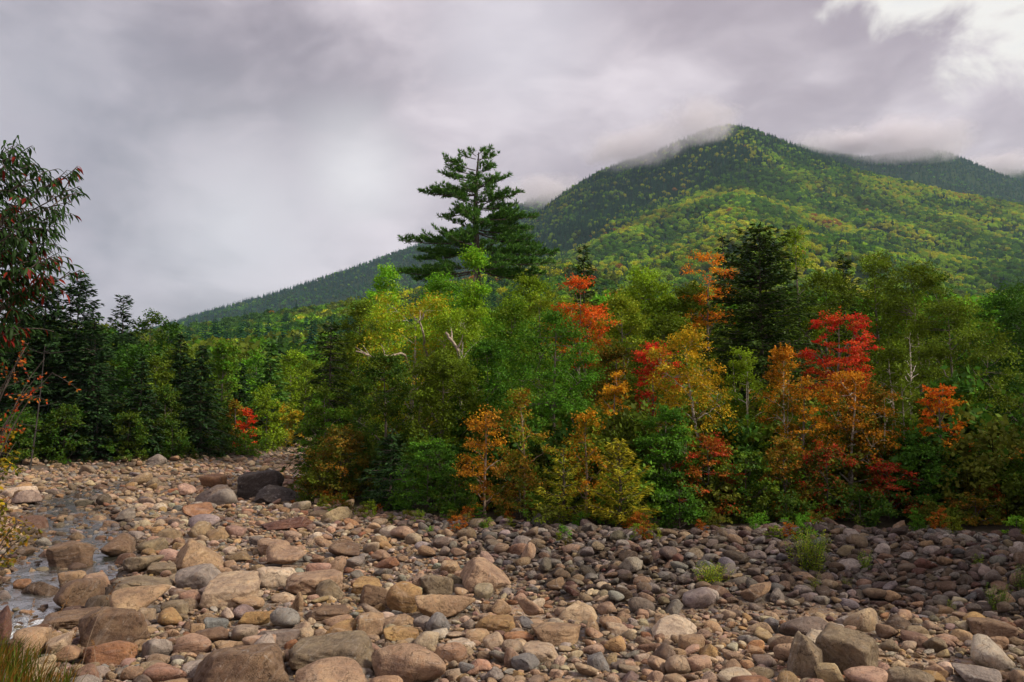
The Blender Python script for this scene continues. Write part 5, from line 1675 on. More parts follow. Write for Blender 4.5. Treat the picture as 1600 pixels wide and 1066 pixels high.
# the boulders one can name: x0, y0, x1, y1 in the photograph, colour, shape, label, short name used by their neighbours
HERO = [
    (377, 734, 445, 778, 'charcoal', 'block', 'charcoal boulder, the darkest big one at the river bend', 'the charcoal boulder at the bend'),
    (392, 754, 474, 788, 'charcoal', 'wedge', 'black jagged ledge against the bushes beside the charcoal boulder', None),
    (304, 751, 380, 787, 'purplish', 'wedge', 'reddish brown pyramid boulder near the charcoal boulder', 'the reddish pyramid boulder'),
    (266, 789, 328, 808, 'rust', 'dome', 'low brick red boulder lying alone on fine stones', 'the brick red boulder'),
    (411, 805, 485, 831, 'maroon', 'wedge', 'purple red wedge boulder with one dark end', 'the purple red wedge'),
    (232, 711, 262, 727, 'grey', 'dome', 'far grey boulder against the bushes of the left bank', 'the far grey boulder'),
    (78, 849, 139, 888, 'brown', 'block', 'dark brown block standing at the edge of the stream pool', 'the dark brown block in the stream'),
    (147, 838, 208, 876, 'brown', 'dome', 'brown dome split into two lit faces by the stream', 'the two faced brown dome'),
    (183, 868, 250, 896, 'olivegrey', 'dome', 'low olive tan dome just over the stream pool', None),
    (271, 846, 344, 894, 'tan', 'wedge', 'tan slanting boulder sloping down to the stream side', 'the tan slanting boulder'),
    (232, 880, 276, 900, 'olivegrey', 'slab', 'olive grey slab in front of the low olive tan dome', None),
    (90, 894, 129, 924, 'tan', 'block', 'squarish tan brown stone rising from the stream', 'the squarish stone in the stream'),
    (27, 905, 87, 936, 'umber', 'mid', 'wet dark brown boulder in the middle of the stream', 'the wet dark boulder'),
    (81, 907, 154, 960, 'brown', 'dome', 'mottled brown boulder at the lip of the white riffle', 'the mottled riffle boulder'),
    (132, 898, 170, 925, 'pinkish', 'block', 'small pinkish block behind the mottled brown boulder', None),
    (166, 888, 261, 932, 'olivegrey', 'wedge', 'long olive brown boulder with a sloping dark side', 'the long olive brown boulder'),
    (130, 919, 254, 970, 'tan', 'round', 'big smooth tan boulder like a loaf beside the stream', 'the smooth loaf boulder'),
    (136, 946, 221, 1012, 'brown', 'block', 'massive brown block with a straight lit edge over the riffle', 'the massive brown block'),
    (65, 956, 152, 984, 'brown', 'slab', 'flat reddish brown slab pointing into the white water', None),
    (136, 1003, 210, 1040, 'rust', 'slab', 'orange brown boulder at the water below the massive block', 'the orange brown boulder'),
    (-25, 950, 35, 1010, 'maroon', 'dome', 'dark red boulder in the riffle at the grass', None),
    (268, 883, 344, 923, 'grey', 'block', 'dark grey mottled block near the long olive boulder', 'the dark grey mottled block'),
    (319, 892, 347, 916, 'charcoal', 'round', 'nearly black round stone touching the grey mottled block', None),
    (320, 901, 403, 951, 'beige', 'block', 'light flat topped block with a broken square front', 'the flat topped block'),
    (357, 927, 428, 956, 'tan', 'round', 'long tan orange stone below the flat topped block', None),
    (398, 883, 468, 921, 'cream', 'slab', 'pale cream slab, the lightest stone of the bar', 'the pale cream slab'),
    (407, 856, 473, 891, 'pinkish', 'dome', 'pinkish tan boulder behind the pale cream slab', 'the pinkish tan boulder'),
    (405, 844, 452, 868, 'pinkish', 'slab', 'flat pinkish stone behind the pinkish tan boulder', None),
    (252, 939, 292, 963, 'olivegrey', 'block', 'small squared olive stone beside the loaf boulder', None),
    (239, 954, 280, 981, 'ochre', 'round', 'orange brown round stone below the loaf boulder', None),
    (376, 956, 423, 981, 'ochre', 'block', 'yellow tan block among small cobbles', 'the yellow tan block'),
    (452, 925, 484, 963, 'tan', 'mid', 'upright tan orange stone tilted on its end', 'the tilted tan stone'),
    (449, 961, 501, 996, 'beige', 'wedge', 'beige pointed stone near the big flat block', 'the beige pointed stone'),
    (313, 1008, 453, 1085, 'brown', 'block', 'big brown grey boulder at the bottom edge with a rough face', 'the big rough brown boulder'),
    (213, 999, 269, 1030, 'grey', 'mid', 'grey mottled boulder near the orange brown one', 'the grey mottled boulder'),
    (329, 997, 381, 1030, 'tan', 'mid', 'tan brown stone leaning behind the big rough brown boulder', None),
    (409, 986, 466, 1013, 'purplish', 'slab', 'purple grey slab above the big rough brown boulder', 'the purple grey slab'),
    (452, 999, 582, 1056, 'olivegrey', 'block', 'big flat block with bright orange end face', 'the big flat block'),
    (440, 1036, 566, 1090, 'pinkish', 'dome', 'reddish brown boulder cut by the bottom edge of view', 'the reddish bottom boulder'),
    (583, 1012, 696, 1075, 'pinkish', 'round', 'rounded pink grey boulder with one long level crack', 'the cracked pink grey boulder'),
    (702, 864, 799, 927, 'pinkish', 'wedge', 'large pale pink wedge boulder, tallest in the middle of the bar', 'the pale pink wedge boulder'),
    (643, 925, 738, 972, 'tan', 'mid', 'tan boulder with a chipped hollow in its side', 'the chipped tan boulder'),
    (604, 912, 656, 960, 'ochre', 'round', 'orange tan rounded boulder touching a brown one', 'the orange tan boulder'),
    (562, 911, 611, 951, 'brown', 'block', 'brown boulder pressed against the orange tan one', None),
    (659, 902, 714, 932, 'olivegrey', 'block', 'dark tan square block beside the pink wedge boulder', 'the dark tan square block'),
    (638, 898, 670, 927, 'pinkish', 'round', 'pinkish stone behind the dark tan square block', None),
    (443, 891, 533, 933, 'pinkish', 'slab', 'long pink tan boulder beside the pale cream slab', 'the long pink boulder'),
    (487, 907, 533, 939, 'olivegrey', 'round', 'grey olive round stone in front of the long pink boulder', None),
    (541, 906, 593, 931, 'ochre', 'slab', 'yellow tan slab between the long pink and brown boulders', None),
    (585, 862, 638, 892, 'rust', 'wedge', 'rusty orange slab on the upper bar', 'the rusty slab'),
    (512, 871, 540, 896, 'pinkish', 'mid', 'pink brown pointed stone left of the rusty slab', None),
    (536, 871, 568, 889, 'grey', 'round', 'grey oval stone next to the pink brown pointed one', None),
    (501, 846, 560, 873, 'brown', 'dome', 'brown low boulder on the upper bar', 'the brown upper bar boulder'),
    (505, 972, 560, 1003, 'ochre', 'dome', 'yellow ochre boulder above the big flat block', 'the yellow ochre boulder'),
    (556, 961, 598, 1000, 'tan', 'block', 'angular tan stone standing beside the yellow ochre boulder', None),
    (480, 950, 544, 971, 'brown', 'slab', 'tan brown slab behind the yellow ochre boulder', None),
    (603, 981, 658, 1004, 'ochre', 'slab', 'flat ochre stone behind the cracked pink grey boulder', 'the flat ochre stone'),
    (663, 961, 700, 992, 'bluegrey', 'dome', 'dark slate domed stone in front of the chipped tan boulder', 'the slate domed stone'),
    (647, 957, 677, 983, 'grey', 'round', 'grey tan round stone leaning on the slate domed one', None),
    (597, 959, 651, 983, 'tan', 'wedge', 'tan brown wedge behind the flat ochre stone', None),
    (748, 963, 805, 991, 'ochre', 'slab', 'ochre boulder on fine gravel below the pink wedge', 'the ochre gravel boulder'),
    (831, 970, 908, 1011, 'tan', 'block', 'orange tan block with folded layers, right of the middle', 'the folded orange tan block'),
    (808, 934, 859, 974, 'pinkish', 'mid', 'pinkish grey stone behind the folded orange tan block', 'the pinkish grey stone'),
    (813, 967, 839, 989, 'bluegrey', 'round', 'round blue grey cobble near the folded orange tan block', None),
    (788, 989, 832, 1007, 'rust', 'slab', 'reddish flat stone before the folded orange tan block', None),
    (784, 1014, 812, 1043, 'pinkish', 'round', 'egg shaped pink stone near the bottom middle', None),
    (792, 1023, 843, 1050, 'bluegrey', 'block', 'angular blue grey stone near the bottom middle', 'the angular blue grey stone'),
    (755, 1041, 792, 1070, 'grey', 'mid', 'grey stone cut by the bottom edge near the angular blue one', None),
    (813, 1010, 873, 1036, 'beige', 'slab', 'beige pink flat boulder below the folded orange tan block', 'the beige pink flat boulder'),
    (756, 990, 790, 1018, 'beige', 'round', 'beige oval stone behind the egg shaped pink one', None),
    (699, 1000, 733, 1012, 'cream', 'slab', 'small pale flat stone right of the cracked pink grey boulder', None),
    (698, 986, 731, 1000, 'beige', 'round', 'long beige cobble below the slate domed stone', None),
    (729, 985, 767, 1007, 'tan', 'round', 'tan oval cobble between two beige ones', None),
    (764, 940, 799, 963, 'tan', 'round', 'tan oval stone on gravel by the pink wedge boulder', None),
    (798, 835, 832, 858, 'grey', 'dome', 'grey domed stone at the foot of the brownish scrub', 'the grey domed stone'),
    (815, 851, 839, 876, 'pinkish', 'round', 'upright pink tan egg below the grey domed stone', None),
    (1003, 962, 1092, 998, 'cream', 'wedge', 'pale beige boulder with a long flat sloping face', 'the pale sloping boulder'),
    (1002, 1013, 1047, 1053, 'pinkish', 'dome', 'smooth pink tan boulder below the pale sloping one', 'the smooth pink boulder'),
    (1060, 991, 1099, 1019, 'tan', 'slab', 'tan tilted stone by the pale sloping boulder', None),
    (1092, 1008, 1124, 1030, 'ochre', 'wedge', 'ochre tan stone among fine cobbles', 'the ochre tan stone'),
    (1130, 1034, 1159, 1058, 'tan', 'round', 'tan round stone near the brown grey oval', None),
    (1167, 1040, 1214, 1063, 'olivegrey', 'round', 'brown grey oval boulder near the bottom edge by the split boulder', 'the brown grey oval'),
    (1199, 994, 1241, 1025, 'brown', 'round', 'rounded brown boulder beside the split boulder', None),
    (915, 1023, 951, 1050, 'bluegrey', 'block', 'dark blue grey faceted stone below the folded block', None),
    (949, 976, 985, 993, 'beige', 'slab', 'cream orange flat stone beside the pale sloping boulder', None),
    (1007, 950, 1046, 977, 'tan', 'mid', 'orange tan stone behind the pale sloping boulder', None),
    (1095, 922, 1122, 944, 'palegrey', 'round', 'light grey round stone below the goldenrod clump', 'the light grey round stone'),
    (1156, 918, 1194, 946, 'brown', 'mid', 'brown pitted stone above the sand strip', 'the brown pitted stone'),
    (934, 940, 963, 961, 'pinkish', 'round', 'smooth pink grey stone on the bar above the sloping boulder', None),
    (1071, 855, 1099, 874, 'olivegrey', 'dome', 'tan grey stone below the rust red bush', 'the tan grey stone'),
    (1044, 864, 1073, 885, 'maroon', 'dome', 'red brown stone beside the tan grey stone', None),
    (1234, 984, 1288, 1066, 'olivegrey', 'split_a', 'narrow dark half of the split boulder', 'the split boulder'),
    (1281, 990, 1373, 1060, 'olivegrey', 'split_b', 'broad half of the split boulder with a rough flat front', None),
    (1216, 965, 1298, 1001, 'purplish', 'dome', 'big purple grey boulder just behind the split boulder', 'the big purple grey boulder'),
    (1384, 1046, 1451, 1085, 'olivegrey', 'slab', 'olive grey slab at the bottom edge past the split boulder', 'the olive grey slab'),
    (1446, 990, 1478, 1022, 'olivegrey', 'mid', 'olive brown pyramid stone on sand past the split boulder', 'the olive brown pyramid'),
    (1522, 971, 1587, 1001, 'brown', 'slab', 'long brown boulder at the side of the cobble bank', 'the long brown boulder'),
    (1365, 974, 1400, 1001, 'brown', 'mid', 'brown stone above the split boulder on sand', None),
    (1381, 958, 1426, 986, 'umber', 'wedge', 'dark brown slanting boulder low on the cobble bank', 'the dark slanting boulder'),
    (1342, 953, 1377, 975, 'purplish', 'round', 'purple round cobble behind the brown stone on sand', None),
    (1308, 964, 1336, 981, 'palegrey', 'mid', 'light grey angular stone behind the split boulder', None),
    (1287, 974, 1316, 990, 'palegrey', 'slab', 'pale flat stone touching the big purple grey boulder', None),
    (1373, 1000, 1405, 1021, 'olivegrey', 'round', 'olive oval stone beside the broad half of the split boulder', None),
    (1195, 964, 1217, 987, 'bluegrey', 'mid', 'blue grey pointed cobble beside the big purple grey boulder', None),
    (1496, 1046, 1569, 1075, 'grey', 'slab', 'flat tan grey boulder cut by the bottom edge beyond the olive slab', 'the flat tan grey boulder'),
    (1430, 877, 1465, 894, 'maroon', 'dome', 'red maroon cobble high on the cobble bank', 'the maroon cobble'),
    (1313, 877, 1344, 892, 'palegrey', 'round', 'light grey cobble beside the tall weed', 'the light grey cobble by the weed'),
    (1368, 851, 1394, 869, 'palegrey', 'dome', 'pale domed cobble near the top of the cobble bank', 'the pale domed cobble'),
    (1310, 828, 1345, 846, 'grey', 'mid', 'grey brown boulder on the crest under the shrubs', 'the crest boulder'),
    (1120, 826, 1156, 846, 'purplish', 'dome', 'dark boulder half under the bushes on the crest', None),
    (1578, 842, 1606, 866, 'palegrey', 'wedge', 'pale pointed boulder on the crest by the wood opening', 'the pale pointed boulder'),
]

NAMED = []          # (x, y, short name) for describing neighbours


def add_stone(name, me, loc, scl, rot, col, label, cat, group, jit=0.0, rnd=None, dark=1.0):
    o = link(name, me, None, loc)
    o.scale = scl; o.rotation_euler = rot
    c = np.array(STONE[col]) * dark
    if jit and rnd is not None:
        c = c * (1 + rnd.normal(0, jit)) * (1 + rnd.normal(0, 0.05, 3))
    o.color = (*np.clip(c, 0.02, 0.75), 1)
    tag(o, label, cat, group)
    return o


def split_points(which, seed):
    P, Fc = stone_points(seed, 'block', 5)
    if which == 'a':       # leaning tall narrow half, pointed top
        x, z = P[:, 0].copy(), P[:, 2]
        P[:, 0] = x * (1.0 - 0.45 * np.clip(z, -1, 1)) + 0.15 * z
    else:
        P[:, 2] *= 1 - 0.10 * np.clip(P[:, 0], -1, 1)
    return P, Fc


def build_heroes():
    r = np.random.default_rng(8)
    for k, (x0, y0, x1, y1, col, style, label, nick) in enumerate(HERO):
        xc = (x0 + x1) / 2
        yb = min(y1, 1150)
        g = ground(xc, yb, surface)
        d = g.y
        w = (x1 - x0) * 1.10 * d / F
        app = (y1 - y0) * 1.06 * d / F
        dep = {'slab': 0.40, 'block': 0.42, 'wedge': 0.42, 'split_a': 0.62, 'split_b': 0.36}.get(style, 0.43) * w
        sinv = (CAMZ - g.z) / math.hypot(d, CAMZ)
        hh = max(app * 0.52, app - 1.0 * dep * sinv)
        seed = 300 + k * 7
        if style.startswith('split'):
            P, Fc = split_points(style[-1], seed)
        else:
            P, Fc = stone_points(seed, style, 5 if w > 0.5 else 4)
        P = P.copy()
        tot = hh * 1.28                       # a fifth sits in the gravel
        mb = MB(); mb.add(P * np.array([w / 2, dep, tot / 2]), None, Fc)
        me = mb.mesh('boulder', M_ROCK)
        fw = Vector((g.x, g.y, 0)).normalized()
        loc = Vector((g.x, g.y, g.z)) + fw * dep * 0.86
        zz = float(surface(np.array([loc.x]), np.array([loc.y]))[0]); zz = min(zz, g.z + 0.05) if not style.startswith('split') else g.z
        loc.z = zz + hh - tot / 2
        yaw = -math.atan2(g.x, g.y) + r.normal(0, 0.08)
        add_stone('boulder', me, loc, (1, 1, 1), (0, 0, yaw), col, label, 'boulder', 'boulders and large stones of the riverbed')
        stamp(loc.x, loc.y, w * 0.48, dep * 0.95, yaw)
        if nick:
            NAMED.append((loc.x, loc.y, nick))
    # the pale cobble lying on the split boulder
    g = ground(1346, 1060)
    p = at(1346, 1001, g.y + 0.22)
    add_stone('boulder', stone_mesh('boulder', 91, 'round', 4, M_ROCK), (p.x, p.y, p.z), (0.11, 0.09, 0.055), (0, 0, 0.3), 'cream', 'small cream cobble lying on top of the split boulder', 'boulder', 'boulders and large stones of the riverbed')


build_heroes()

# other named neighbours for the wording of the smaller stones
for nm, px, py in (('the tall weed clump', 1270, 893), ('the goldenrod clump', 1108, 916), ('the golden birch', 1180, 836), ('the copper birch', 1330, 834), ('the tiered maple', 1460, 836), ('the low fir', 612, 812),
                   ('the ruddy corner bush', 528, 800), ('the yellowing young pine', 968, 846), ('the brownish scrub', 858, 845), ('the sand strip', 1240, 955), ('the rusty birch sapling', 758, 824), ('the bright shrub', 1580, 846)):
    g = ground(px, py); NAMED.append((g.x, g.y, nm))


# ------------------------------------------------------------------ the crowd of stones around them
def zone(x, y):
    """0..1: how far a place belongs to the purplish cobble bank at the right, and how wet it lies"""
    dI, _ = seg_dist(x, y, ISLAND_EDGE)
    b = smooth(-0.5, 1.6, x + 0.55 * (y - 13.3)) * smooth(6.0, 2.5, dI) * smooth(26, 20, y) * smooth(11.3, 12.6, y - 0.12 * np.clip(x - 3, 0, 9) * -1)
    dR, par = seg_dist(x, y, RIVER)
    w = np.interp(par, np.arange(len(RIVER)), RIVER_W)
    return b, dR / w


def build_stones():
    r = np.random.default_rng(2024)
    styles = ['round', 'round', 'round', 'dome', 'mid', 'mid', 'round', 'block', 'slab', 'dome', 'wedge', 'round', 'mid', 'block', 'block', 'wedge', 'slab', 'block']
    lo = [stone_mesh('stone', 500 + i, s, 3, M_ROCK_I) for i, s in enumerate(styles)]
    coll = proto_collection('small_stone', lo)
    hi = {}
    recs = []
    # level: mean radius, tries, y range, overlap allowed, zone limit
    # mean radius, tries, nearest and farthest, share that may lie on others, where
    levels = [(0.36, 110, 18, 66, 0.10, 'bar'), (0.25, 260, 15, 66, 0.12, 'bar'), (0.21, 120, 8.5, 15, 0.10, 'bar'), (0.165, 240, 8.5, 16, 0.12, 'bar'), (0.18, 1100, 16, 78, 0.14, 'bar'), (0.14, 900, 11.5, 24, 0.14, 'bank'),
              (0.125, 900, 8.3, 18, 0.14, 'bar'), (0.13, 9000, 18, 78, 0.18, 'bar'), (0.105, 5000, 11, 24, 0.2, 'bank'), (0.082, 16000, 11, 24, 0.22, 'bank'),
              (0.09, 2000, 8, 20, 0.16, 'all'), (0.095, 14000, 20, 78, 0.2, 'bar'), (0.062, 18000, 11, 24, 0.24, 'bank'), (0.065, 9000, 7.6, 22, 0.18, 'all'), (0.07, 12000, 20, 45, 0.22, 'bar'),
              (0.05, 22000, 7.4, 28, 0.22, 'all'), (0.037, 26000, 7.4, 20, 0.25, 'all'), (0.027, 34000, 7.3, 15.5, 0.25, 'all'), (0.019, 26000, 7.3, 11.5, 0.3, 'all')]
    k = np.arange(len(RIVER))
    for (rad, tries, ya, yb, ov, zn) in levels:
        t = r.random(tries)
        # even over the picture rather than over the ground
        y = 1 / (1 / ya + (1 / yb - 1 / ya) * t) if rad < 0.2 else np.sqrt(ya * ya + (yb * yb - ya * ya) * t * 0.6 + 0)
        y = np.where(r.random(tries) < (0.5 if ya < 14 else 0.0), y, ya + (min(yb, 24) - ya) * r.random(tries)) if ya < 14 else ya + (yb - ya) * t
        x = r.uniform(-0.80, 0.80, tries) * (y + 1.0)
        m = (x > GX0 + 1) & (x < GX1 - 1) & (y < GY1 - 1)
        x, y = x[m], y[m]
        dI, _ = seg_dist(x, y, ISLAND_EDGE); sI = np.where(inside(x, y, ISLAND), dI, -dI)
        dL, _ = seg_dist(x, y, LEFT_EDGE); sL = np.where(inside(x, y, LEFT), dL, -dL)
        dN, _ = seg_dist(x, y, NEAR_EDGE); sN = np.where(inside(x, y, NEAR), dN, -dN)
        b, rv = zone(x, y)
        # sand and gravel flats with few stones
        flat = noise2(x, y, 0.55, 2, 61)
        # keep clear of sand strips seen in the photograph
        sand = np.maximum(np.exp(-(((x - 4.5) / 1.5) ** 2 + ((y - 11.95) / 0.35) ** 2)), np.maximum(np.exp(-(((x - 4.9) / 0.9) ** 2 + ((y - 9.9) / 0.28) ** 2)), np.exp(-(((x - 0.15) / 0.55) ** 2 + ((y - 12.0) / 0.5) ** 2))))
        ok = (sI < 0.8) & (sL < 1.3) & (sN < 0.05)
        if zn == 'bar':
            ok &= (b < 0.45)
        if zn == 'bank':
            ok &= b > 0.5
        if rad > 0.055:
            ok &= r.random(len(x)) > 1.7 * sand
        else:
            ok &= r.random(len(x)) > 0.97 * sand
        ok &= (rv > 0.9) | (r.random(len(x)) < np.where(y > 17, 0.85 if rad > 0.1 else 0.5, 0.5 if rad > 0.1 else 0.15))
        x, y, b, rv, flat = x[ok], y[ok], b[ok], rv[ok], flat[ok]
        zg = np.where(rv < 1.4, surface(x, y) - 0.25 * rad, H(x, y))
        for i in range(len(x)):
            f = rad * float(np.clip(r.lognormal(0, 0.28), 0.66, 1.7))
            el = r.uniform(0.9, 1.45); rx, ry = f * el ** 0.5, f / el ** 0.5 * r.uniform(0.85, 1.05)
            a = r.normal(0.1, 0.7)
            q = taken(x[i], y[i], rx * 0.95, ry * 0.95, a)
            lift = 0.0
            if q > ov:
                if b[i] > 0.5 and 0.05 < rad < 0.2 and q < 0.6 and r.random() < 0.16:
                    lift = 0.55 * rad
                else:
                    continue
            stamp(x[i], y[i], rx * 0.97, ry * 0.97, a)
            si = int(r.integers(len(styles))) if b[i] < 0.5 else int(r.choice([0, 1, 2, 3, 4, 6, 9, 11, 12]))
            fl = {'slab': 0.5, 'round': 0.72, 'dome': 0.62, 'wedge': 0.66}.get(styles[si], 0.7)
            rz = f * fl * r.uniform(0.85, 1.12)
            if b[i] > r.random():
                col = r.choice(['purplish', 'brown', 'grey', 'pinkish', 'umber', 'palegrey', 'maroon', 'tan', 'bluegrey', 'olivegrey'], p=[0.22, 0.15, 0.20, 0.09, 0.07, 0.07, 0.04, 0.08, 0.03, 0.05])
                dk = 0.68
            elif rv[i] < 1.5 and y[i] < 34:
                col = r.choice(['brown', 'umber', 'olivegrey', 'rust', 'grey', 'tan', 'purplish'], p=[0.28, 0.16, 0.16, 0.10, 0.10, 0.12, 0.08]); dk = 0.85
            else:
                col = r.choice(['tan', 'beige', 'pinkish', 'cream', 'grey', 'ochre', 'rust', 'bluegrey', 'olivegrey', 'brown', 'palegrey', 'purplish'], p=[0.26, 0.20, 0.17, 0.05, 0.07, 0.06, 0.03, 0.02, 0.04, 0.05, 0.02, 0.03]); dk = 1.0
            zc = zg[i] + rz * r.uniform(0.35, 0.72) + lift
            recs.append((x[i], y[i], zc, rx, ry, rz, a, si, str(col), dk, r.normal(0, 0.14), r.normal(0, 0.14)))
    # the 190 that show largest are things of their own
    A = np.array([(q[3] * 2 * q[5] * 2 / q[1] ** 2) if abs(q[0]) / q[1] < 0.66 and q[1] > 8.9 else 0 for q in recs])
    order = np.argsort(-A)
    big = set(order[:188].tolist())
    seen = {}
    shape_word = {'round': 'rounded', 'dome': 'domed', 'mid': 'worn', 'block': 'blocky', 'slab': 'flat', 'wedge': 'slanting'}
    NX = np.array([(n[0], n[1]) for n in NAMED])
    for kx in order[:188]:
        (x, y, z, rx, ry, rz, a, si, col, dk, t1, t2) = recs[kx]
        if si not in hi:
            hi[si] = [stone_mesh('river_stone', 700 + si * 3 + j, styles[si], 4 if j == 0 else 3, M_ROCK) for j in range(3)]
        me = hi[si][int(kx) % 3]
        dd = np.hypot((NX[:, 0] - x), (NX[:, 1] - y)); o2 = np.argsort(dd)
        szw = 'big' if rx > 0.26 else ('fair sized' if rx > 0.17 else 'small')
        lab = None
        for trial in range(12):
            j = int(o2[trial % 4]); nm = NAMED[j][2]
            dx, dy = x - NX[j, 0], y - NX[j, 1]
            if abs(dy) > abs(dx) * 1.3:
                rel = 'behind' if dy > 0 else 'in front of'
            elif abs(dx) > abs(dy) * 1.3:
                rel = 'on the stream side of' if dx < 0 else 'on the far side from the stream of'
            else:
                rel = ('diagonally behind' if dy > 0 else 'diagonally before')
            close = 'just ' if dd[j] < 0.9 else ('well ' if dd[j] > 2.2 else '')
            if trial < 4:
                cand = f'{STONE_WORD[col]} {shape_word[styles[si]]} stone {close}{rel} {nm}'
            elif trial < 8:
                cand = f'{szw} {STONE_WORD[col]} {shape_word[styles[si]]} stone {close}{rel} {nm}'
            else:
                j2 = int(o2[(trial + 1) % 6])
                cand = f'{szw} {STONE_WORD[col]} {shape_word[styles[si]]} stone between {nm} and {NAMED[j2][2]}'
            if cand not in seen and len(cand.split()) <= 16:
                lab = cand; break
        lab = lab or cand
        seen[lab] = 1
        add_stone('river_stone', me, (x, y, z), (rx, ry, rz), (t1, t2, a), col, lab, 'stone', 'stones scattered over the riverbed', 0.10, r, dk)
    rest = [q for i, q in enumerate(recs) if i not in big]
    R = np.array([q[:8] for q in rest]); tl = np.array([q[10:12] for q in rest]); dk = np.array([q[9] for q in rest])
    n = len(rest)
    c = np.array([STONE[q[8]] for q in rest]) * (dk * r.uniform(0.6, 1.25, n))[:, None]
    c = c * (1 + r.normal(0, 0.05, (n, 3)))
    scatter('cobbles', 'thousands of small water worn cobbles covering the riverbed', R[:, :3], R[:, 3:6], np.concatenate([tl, R[:, 6:7]], 1), R[:, 7].astype(int), np.clip(c, 0.02, 0.7), np.clip(c, 0.02, 0.7), coll)
    print('stones', len(recs))


build_stones()

# ------------------------------------------------------------------ weeds among the cobbles
def weed(name, label, px, py, hpx, wpx, stems, col, col2, mixf, seed, lf=0.05, cat='weed', flower=False):
    r = np.random.default_rng(seed)
    g = ground(px, py); d = g.y
    Ht = hpx * d / F; Wd = wpx * d / F
    smb, lmb, fmb = MB(), MB(), MB()
    for s in range(stems):
        a = r.uniform(0, 6.28); b0 = np.array([r.normal(0, Wd * 0.13), r.normal(0, Wd * 0.13), -0.03])
        h = Ht * r.uniform(0.55, 1.0)
        tip = b0 + np.array([math.cos(a) * Wd * 0.42 * r.random() ** 0.6, math.sin(a) * Wd * 0.42 * r.random() ** 0.6, h])
        P = bez(b0, b0 * 0.55 + tip * 0.45 + np.array([0, 0, 0.2 * h]), tip, 7)
        tube(smb, P, np.linspace(0.0045, 0.002, 7), 3)
        n = max(8, int(h / lf * 4.2))
        t = 0.12 + 0.88 * (np.arange(n) + r.random(n)) / n
        p = np.stack([np.interp(t, np.linspace(0, 1, 7), P[:, i]) for i in range(3)], 1)
        an = np.arange(n) * 2.4 + r.normal(0, .3, n)
        dr = np.stack([np.cos(an), np.sin(an), r.uniform(0.1, 0.8, n)], 1)
        L = lf * r.uniform(0.7, 1.25, n) * (1.15 - 0.55 * t)
        quads(lmb, p, dr, np.array([0, 0, 1.0]) + r.normal(0, .3, (n, 3)), L, L * 0.34, np.clip(1 + r.normal(0, .2, n), .4, 1.6), np.clip(mixf + r.normal(0, .25, n) , 0, 1), 0.08)
    e = link(name, None, None, g); tag(e, label, cat, 'weeds growing among the cobbles')
    link('stem', smb.mesh('stem', M_DBARK), e)
    c = link('foliage', lmb.mesh('foliage', M_LEAF, False, True), e)
    c.color = (*FC[col][0], 1); c['col2'] = list(FC[col2][1])


weed('weed', 'tall bushy green weed with yellowing tips, largest on the cobble bank', 1268, 896, 70, 66, 75, 'green', 'ygreen', 0.35, 1, 0.062)
weed('weed', 'low spreading green weed beside the light grey round stone', 1108, 916, 40, 60, 55, 'green', 'ygreen', 0.4, 2, 0.055)
weed('weed', 'small green weed next to the tall bushy one', 1354, 890, 32, 30, 16, 'bright', 'olive', 0.4, 3)
weed('weed', 'ragged weed with yellow stalks above the brown boulder', 1562, 958, 48, 48, 24, 'green', 'gold', 0.35, 4)
weed('weed', 'dull weed at the side of the cobble bank', 1600, 925, 44, 34, 16, 'dolive', 'green', 0.35, 5)
weed('weed', 'thin yellowish weed in front of the tall bushy one', 1272, 922, 30, 22, 8, 'olive', 'gold', 0.5, 6)
weed('weed', 'tiny weed below the small green one', 1322, 918, 20, 18, 7, 'olive', 'gold', 0.4, 7)
weed('weed', 'thin pale weed below the maroon cobble', 1488, 958, 26, 18, 7, 'olive', 'gold', 0.4, 8)
weed('weed', 'sprig of green by the pale domed cobble', 1526, 886, 24, 18, 7, 'green', 'olive', 0.4, 9)
weed('weed', 'small green tuft on stones below the low fir', 672, 836, 16, 24, 12, 'bright', 'green', 0.4, 10)
weed('weed', 'orange brown sprig left of the low spreading weed', 1062, 924, 12, 22, 7, 'rust', 'gold', 0.4, 11)
weed('weed', 'row end tuft of green at the foot of the ruddy bush', 545, 800, 16, 40, 14, 'olive', 'green', 0.4, 12)
weed('weed', 'small weed between the thin yellowish weed and the sand', 1180, 912, 14, 16, 6, 'olive', 'green', 0.4, 13)


# ------------------------------------------------------------------ driftwood stick on the cobbles
def build_stick():
    a = ground(1360, 893); b = ground(1392, 920)
    mb = MB()
    A, Bp = np.array(a) + np.array([0, 0, 0.30]), np.array(b) + np.array([0, 0, 0.16])
    org = np.array(b)
    tube(mb, bez(A - org, (A + Bp) / 2 - org + np.array([0.03, 0, 0.03]), Bp - org, 8), np.linspace(0.008, 0.018, 8), 6)
    m = (A * 0.5 + Bp * 0.5) - org
    tube(mb, bez(m, m + np.array([0.08, 0.02, 0.05]), m + np.array([0.2, 0.05, 0.06]), 5), np.linspace(0.01, 0.004, 5), 5)
    o = link('driftwood_stick', mb.mesh('driftwood_stick', M_DBARK), None, org)
    tag(o, 'thin dark driftwood stick lying across the cobbles below the small green weed', 'stick')


build_stick()


